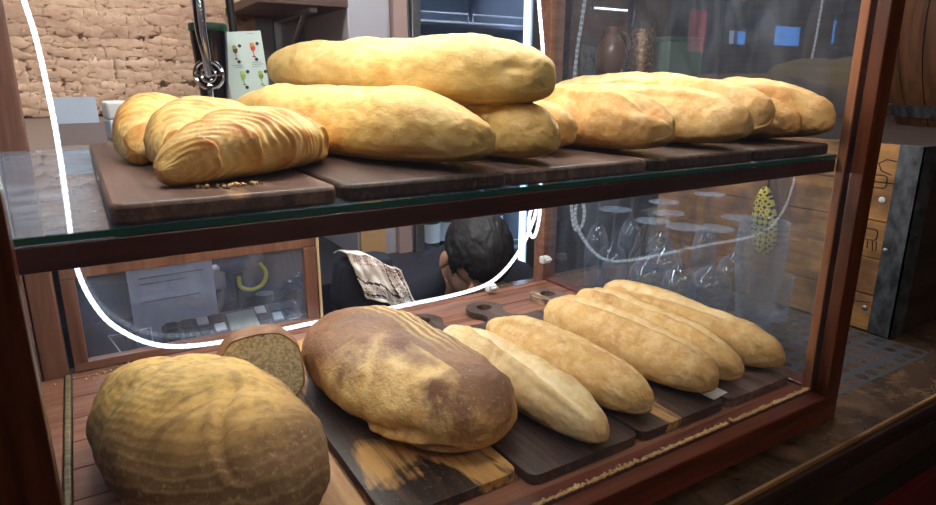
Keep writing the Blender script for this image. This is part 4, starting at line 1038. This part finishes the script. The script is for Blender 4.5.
PO = Vector((.90, 1.10, FZ)); per = None
def caps(m, pts):
    """tapered capsule chain in world coordinates"""
    for (a, ra), (b, rb) in zip(pts, pts[1:]):
        a, b = Vector(a), Vector(b); n = max(2, int((b-a).length/.012))
        path = [a+(b-a)*i/n for i in range(n+1)]
        m.tube(path, [ra+(rb-ra)*i/n for i in range(n+1)], 16); m.sphere(a, ra, 16, 10); m.sphere(b, rb, 16, 10)
hc = Vector((.838, .835, -.014))                 # head centre
hm = Matrix.Translation(hc) @ Matrix.Rotation(math.radians(-8), 4, 'Z') @ Matrix.Rotation(math.radians(52), 4, 'X')   # local -Y = face, +Z = crown
def hp(x, y, z): return hm @ Vector((x, y, z))
m = MB()
r3 = hm.to_3x3().to_4x4()
m.sphere(hp(0, .012, .028), (.074, .094, .080), 32, 20, r3); m.sphere(hp(0, -.020, -.035), (.058, .066, .080), 28, 18, r3)
m.sphere(hp(0, -.045, -.085), (.034, .036, .026), 20, 12, r3)
caps(m, [(hp(0, -.086, .0), .008), (hp(0, -.108, -.032), .014)]); m.sphere(hp(-.012, -.096, -.034), .010); m.sphere(hp(.012, -.096, -.034), .010)
m.sphere(hp(0, -.082, .018), (.056, .016, .012), 20, 10, r3); m.sphere(hp(0, -.085, -.062), (.024, .011, .007), 16, 8, r3); m.sphere(hp(0, -.083, -.072), (.020, .011, .007), 16, 8, r3)
for s in (-1, 1):
    m.sphere(hp(.078*s, .012, -.008), (.009, .019, .031), 16, 12, r3); m.sphere(hp(.080*s, .006, -.028), (.008, .010, .012), 12, 8, r3)
neck = Vector((.895, 1.02, -.115))
caps(m, [(hp(0, .035, -.03), .052), (neck, .058)])
chest = Vector((.905, 1.06, -.26)); hip = Vector((.90, 1.12, -.43))
sl_, sr_ = Vector((.735, 1.035, -.165)), Vector((1.07, 1.00, -.165))
caps(m, [(neck, .075), (chest, .135), (hip, .15)]); caps(m, [(sl_, .060), (neck, .070), (sr_, .060)]); m.sphere(chest, (.175, .12, .17), 24, 16); m.sphere(hip, (.17, .13, .12), 24, 16)
el_l, el_r = Vector((.70, .92, -.40)), Vector((1.09, .90, -.40)); wr_l, wr_r = Vector((.80, .78, -.52)), Vector((.97, .77, -.52))
caps(m, [(sl_, .055), (el_l, .042), (wr_l, .028)]); caps(m, [(sr_, .055), (el_r, .042), (wr_r, .028)])
for s, w in ((1, wr_l), (-1, wr_r)):
    palm = w+Vector((.045*s, -.05, -.01)); caps(m, [(w, .026), (palm, .030)])
    for k in range(4):
        b0 = palm+Vector((.006*s+(.018-.012*k)*s*.3, -.012, .026-.017*k)); ln = [.030, .034, .032, .024][k]
        caps(m, [(b0, .0088), (b0+Vector((.012*s, -ln, 0)), .0082), (b0+Vector((.030*s, -ln*1.25, -.004)), .0072)])
    caps(m, [(w+Vector((.02*s, -.015, .02)), .011), (palm+Vector((.016*s, .0, .036)), .0095), (palm+Vector((.034*s, -.018, .040)), .008)])
kn_l, kn_r = Vector((.82, .74, -.50)), Vector((.99, .74, -.50))
an_l, an_r = Vector((.80, .82, FZ+.10)), Vector((1.0, .82, FZ+.10))
for k_, a_ in ((kn_l, an_l), (kn_r, an_r)):
    h_ = Vector((hip.x+(.085 if k_.x > .9 else -.085), hip.y-.02, hip.z-.03))
    caps(m, [(h_, .085), (k_, .058), (a_, .036)]); caps(m, [(a_, .036), (a_+Vector((0, -.13, -.065)), .030)])
bmesh.ops.translate(m.bm, verts=m.bm.verts[:], vec=-PO)
per = m.build('person', M['skin'], angle=180); per.location = PO
rm = per.modifiers.new('remesh', 'REMESH'); rm.mode = 'VOXEL'; rm.voxel_size = .005; rm.use_smooth_shade = True
sm = per.modifiers.new('smooth', 'SMOOTH'); sm.iterations = 4; sm.factor = .5
tag(per, 'person with short dark hair in a navy top, head bowed behind the counter', 'person')
def cloth(name, fn, mat, voxel=.008):
    m = MB(); fn(m); bmesh.ops.translate(m.bm, verts=m.bm.verts[:], vec=-PO)
    o = m.build(name, mat, per, angle=180); r = o.modifiers.new('remesh', 'REMESH'); r.mode = 'VOXEL'; r.voxel_size = voxel; r.use_smooth_shade = True
    s = o.modifiers.new('smooth', 'SMOOTH'); s.iterations = 4; s.factor = .5; return o
def jacket(m):
    e = .012; nk = neck+Vector((.004, .02, .01))
    caps(m, [(nk, .082), (chest, .147), (hip, .160)]); caps(m, [(sl_, .074), (nk, .080), (sr_, .074)]); m.sphere(chest, (.19, .135, .185), 24, 16)
    caps(m, [(sl_, .069), (el_l, .055), (el_l.lerp(wr_l, .85), .040)]); caps(m, [(sr_, .069), (el_r, .055), (el_r.lerp(wr_r, .85), .040)])
cloth('navy_top', jacket, M['navy'])
def trousers(m):
    m.sphere(hip+Vector((0, 0, -.03)), (.18, .145, .11), 24, 16)
    for k_, a_ in ((kn_l, an_l), (kn_r, an_r)):
        h_ = Vector((hip.x+(.085 if k_.x > .9 else -.085), hip.y-.02, hip.z-.03)); caps(m, [(h_, .095), (k_, .068), (a_, .048)])
cloth('trousers', trousers, M['black'])
def shoes(m):
    for a_ in (an_l, an_r): caps(m, [(a_+Vector((0, .015, -.055)), .042), (a_+Vector((0, -.14, -.060)), .037)])
cloth('shoes', shoes, M['black'])
# hair cap
bm = bmesh.new(); bmesh.ops.create_uvsphere(bm, u_segments=160, v_segments=100, radius=1)
dele = []
for v in bm.verts:
    d = v.co.normalized(); front = -d.y
    q = Vector((d.x*.0815, .012+d.y*.102, .030+d.z*.089)); q += d*(.003*noise.noise(q*55)+.0018*noise.noise(Vector((q.x*240, q.y*90, q.z*90)))+.010*max(0, d.z-.3))
    keep = q.z > (.052 if front > .45 else (-.010 if front > -.15 else -.045)) + (.0 if abs(d.x) < .7 else .004)
    if not keep: dele.append(v)
    v.co = (hm @ q)-PO
bmesh.ops.delete(bm, geom=dele, context='VERTS')
mb = MB(); mb.bm.free(); mb.bm = bm; o = mb.build('hair', M['hair'], per, angle=180)
so = o.modifiers.new('solid', 'SOLIDIFY'); so.thickness = .006; so.offset = -1
for s in (-1, 1):
    e = MB().sphere(hp(.027*s, -.080, .000)-PO, (.011, .011, .011), 16, 12).build('eye', M['white'], per)
    MB().sphere(hp(.027*s, -.0895, -.001)-PO, (.0045, .0035, .0045), 12, 8).build('iris', M['dark'], e)

# ------------------------------------------------------------------ light
def area(name, loc, target, sx, sy, power, color=(1, 1, 1)):
    l = bpy.data.lights.new(name, 'AREA'); l.shape = 'RECTANGLE'; l.size = sx; l.size_y = sy; l.energy = power; l.color = color
    o = bpy.data.objects.new(name, l); COL.objects.link(o); o.location = loc
    o.rotation_euler = (Vector(target)-Vector(loc)).to_track_quat('-Z', 'Y').to_euler(); return o
area('case_lamp', (.43, .15, TOP-.016), (.43, .24, .30), .80, .03, 3.1, (1, .95, .86))
area('case_lamp_back', (.43, .52, TOP-.016), (.43, .30, .30), .80, .03, .7, (.95, .97, 1))
area('under_shelf_lamp', (.43, .50, SZ-.030), (.43, .24, .0), .80, .02, 1.9, (1, .97, .90))
area('under_shelf_front_lamp', (.43, .058, SZ-.024), (.43, .26, .0), .80, .012, .5, (1, .96, .88))
area('bar_ceiling_lamp', (.6, .72, CZ-.02), (.6, 1.7, .3), 1.6, .3, 30, (1, .96, .92))
area('bar_lamp_left', (-.3, .9, CZ-.02), (-.1, 1.8, .5), .5, .3, 8, (1, .93, .85))
area('under_ledge_fill', (.15, 1.0, LZ-.034), (.15, .9, -.1), .7, .06, 1.5, (.85, .92, 1))  # added fill to brighten the view behind the sliding door; no fixture there
area('glasses_fill', (1.25, .75, CZ-.02), (1.05, .4, 0), .4, .3, 7, (.86, .93, 1))  # added light that brings out the upside-down glasses; not a bar fixture
area('room_lamp', (.6, -1.5, CZ-.02), (.6, -.4, 0), 1.2, .8, 11, (1, .90, .78))
s = bpy.data.lights.new('sun', 'SUN'); s.energy = 26; s.angle = .01; so_ = bpy.data.objects.new('sun', s); COL.objects.link(so_)
so_.rotation_euler = Vector((.15, .55, -.80)).to_track_quat('-Z', 'Y').to_euler()
w = bpy.data.worlds.new('world'); scene.world = w; w.use_nodes = True
bg = w.node_tree.nodes['Background']; bg.inputs[0].default_value = (.62, .76, 1, 1); bg.inputs[1].default_value = 2.0

scene.view_settings.view_transform = 'Standard'; scene.view_settings.look = 'None'
scene.view_settings.gamma = 1; scene.view_settings.exposure = .55
scene.cycles.use_denoising = True; scene.cycles.max_bounces = 10; scene.cycles.transparent_max_bounces = 24
scene.cycles.caustics_reflective = False; scene.cycles.caustics_refractive = False; scene.cycles.sample_clamp_indirect = 4
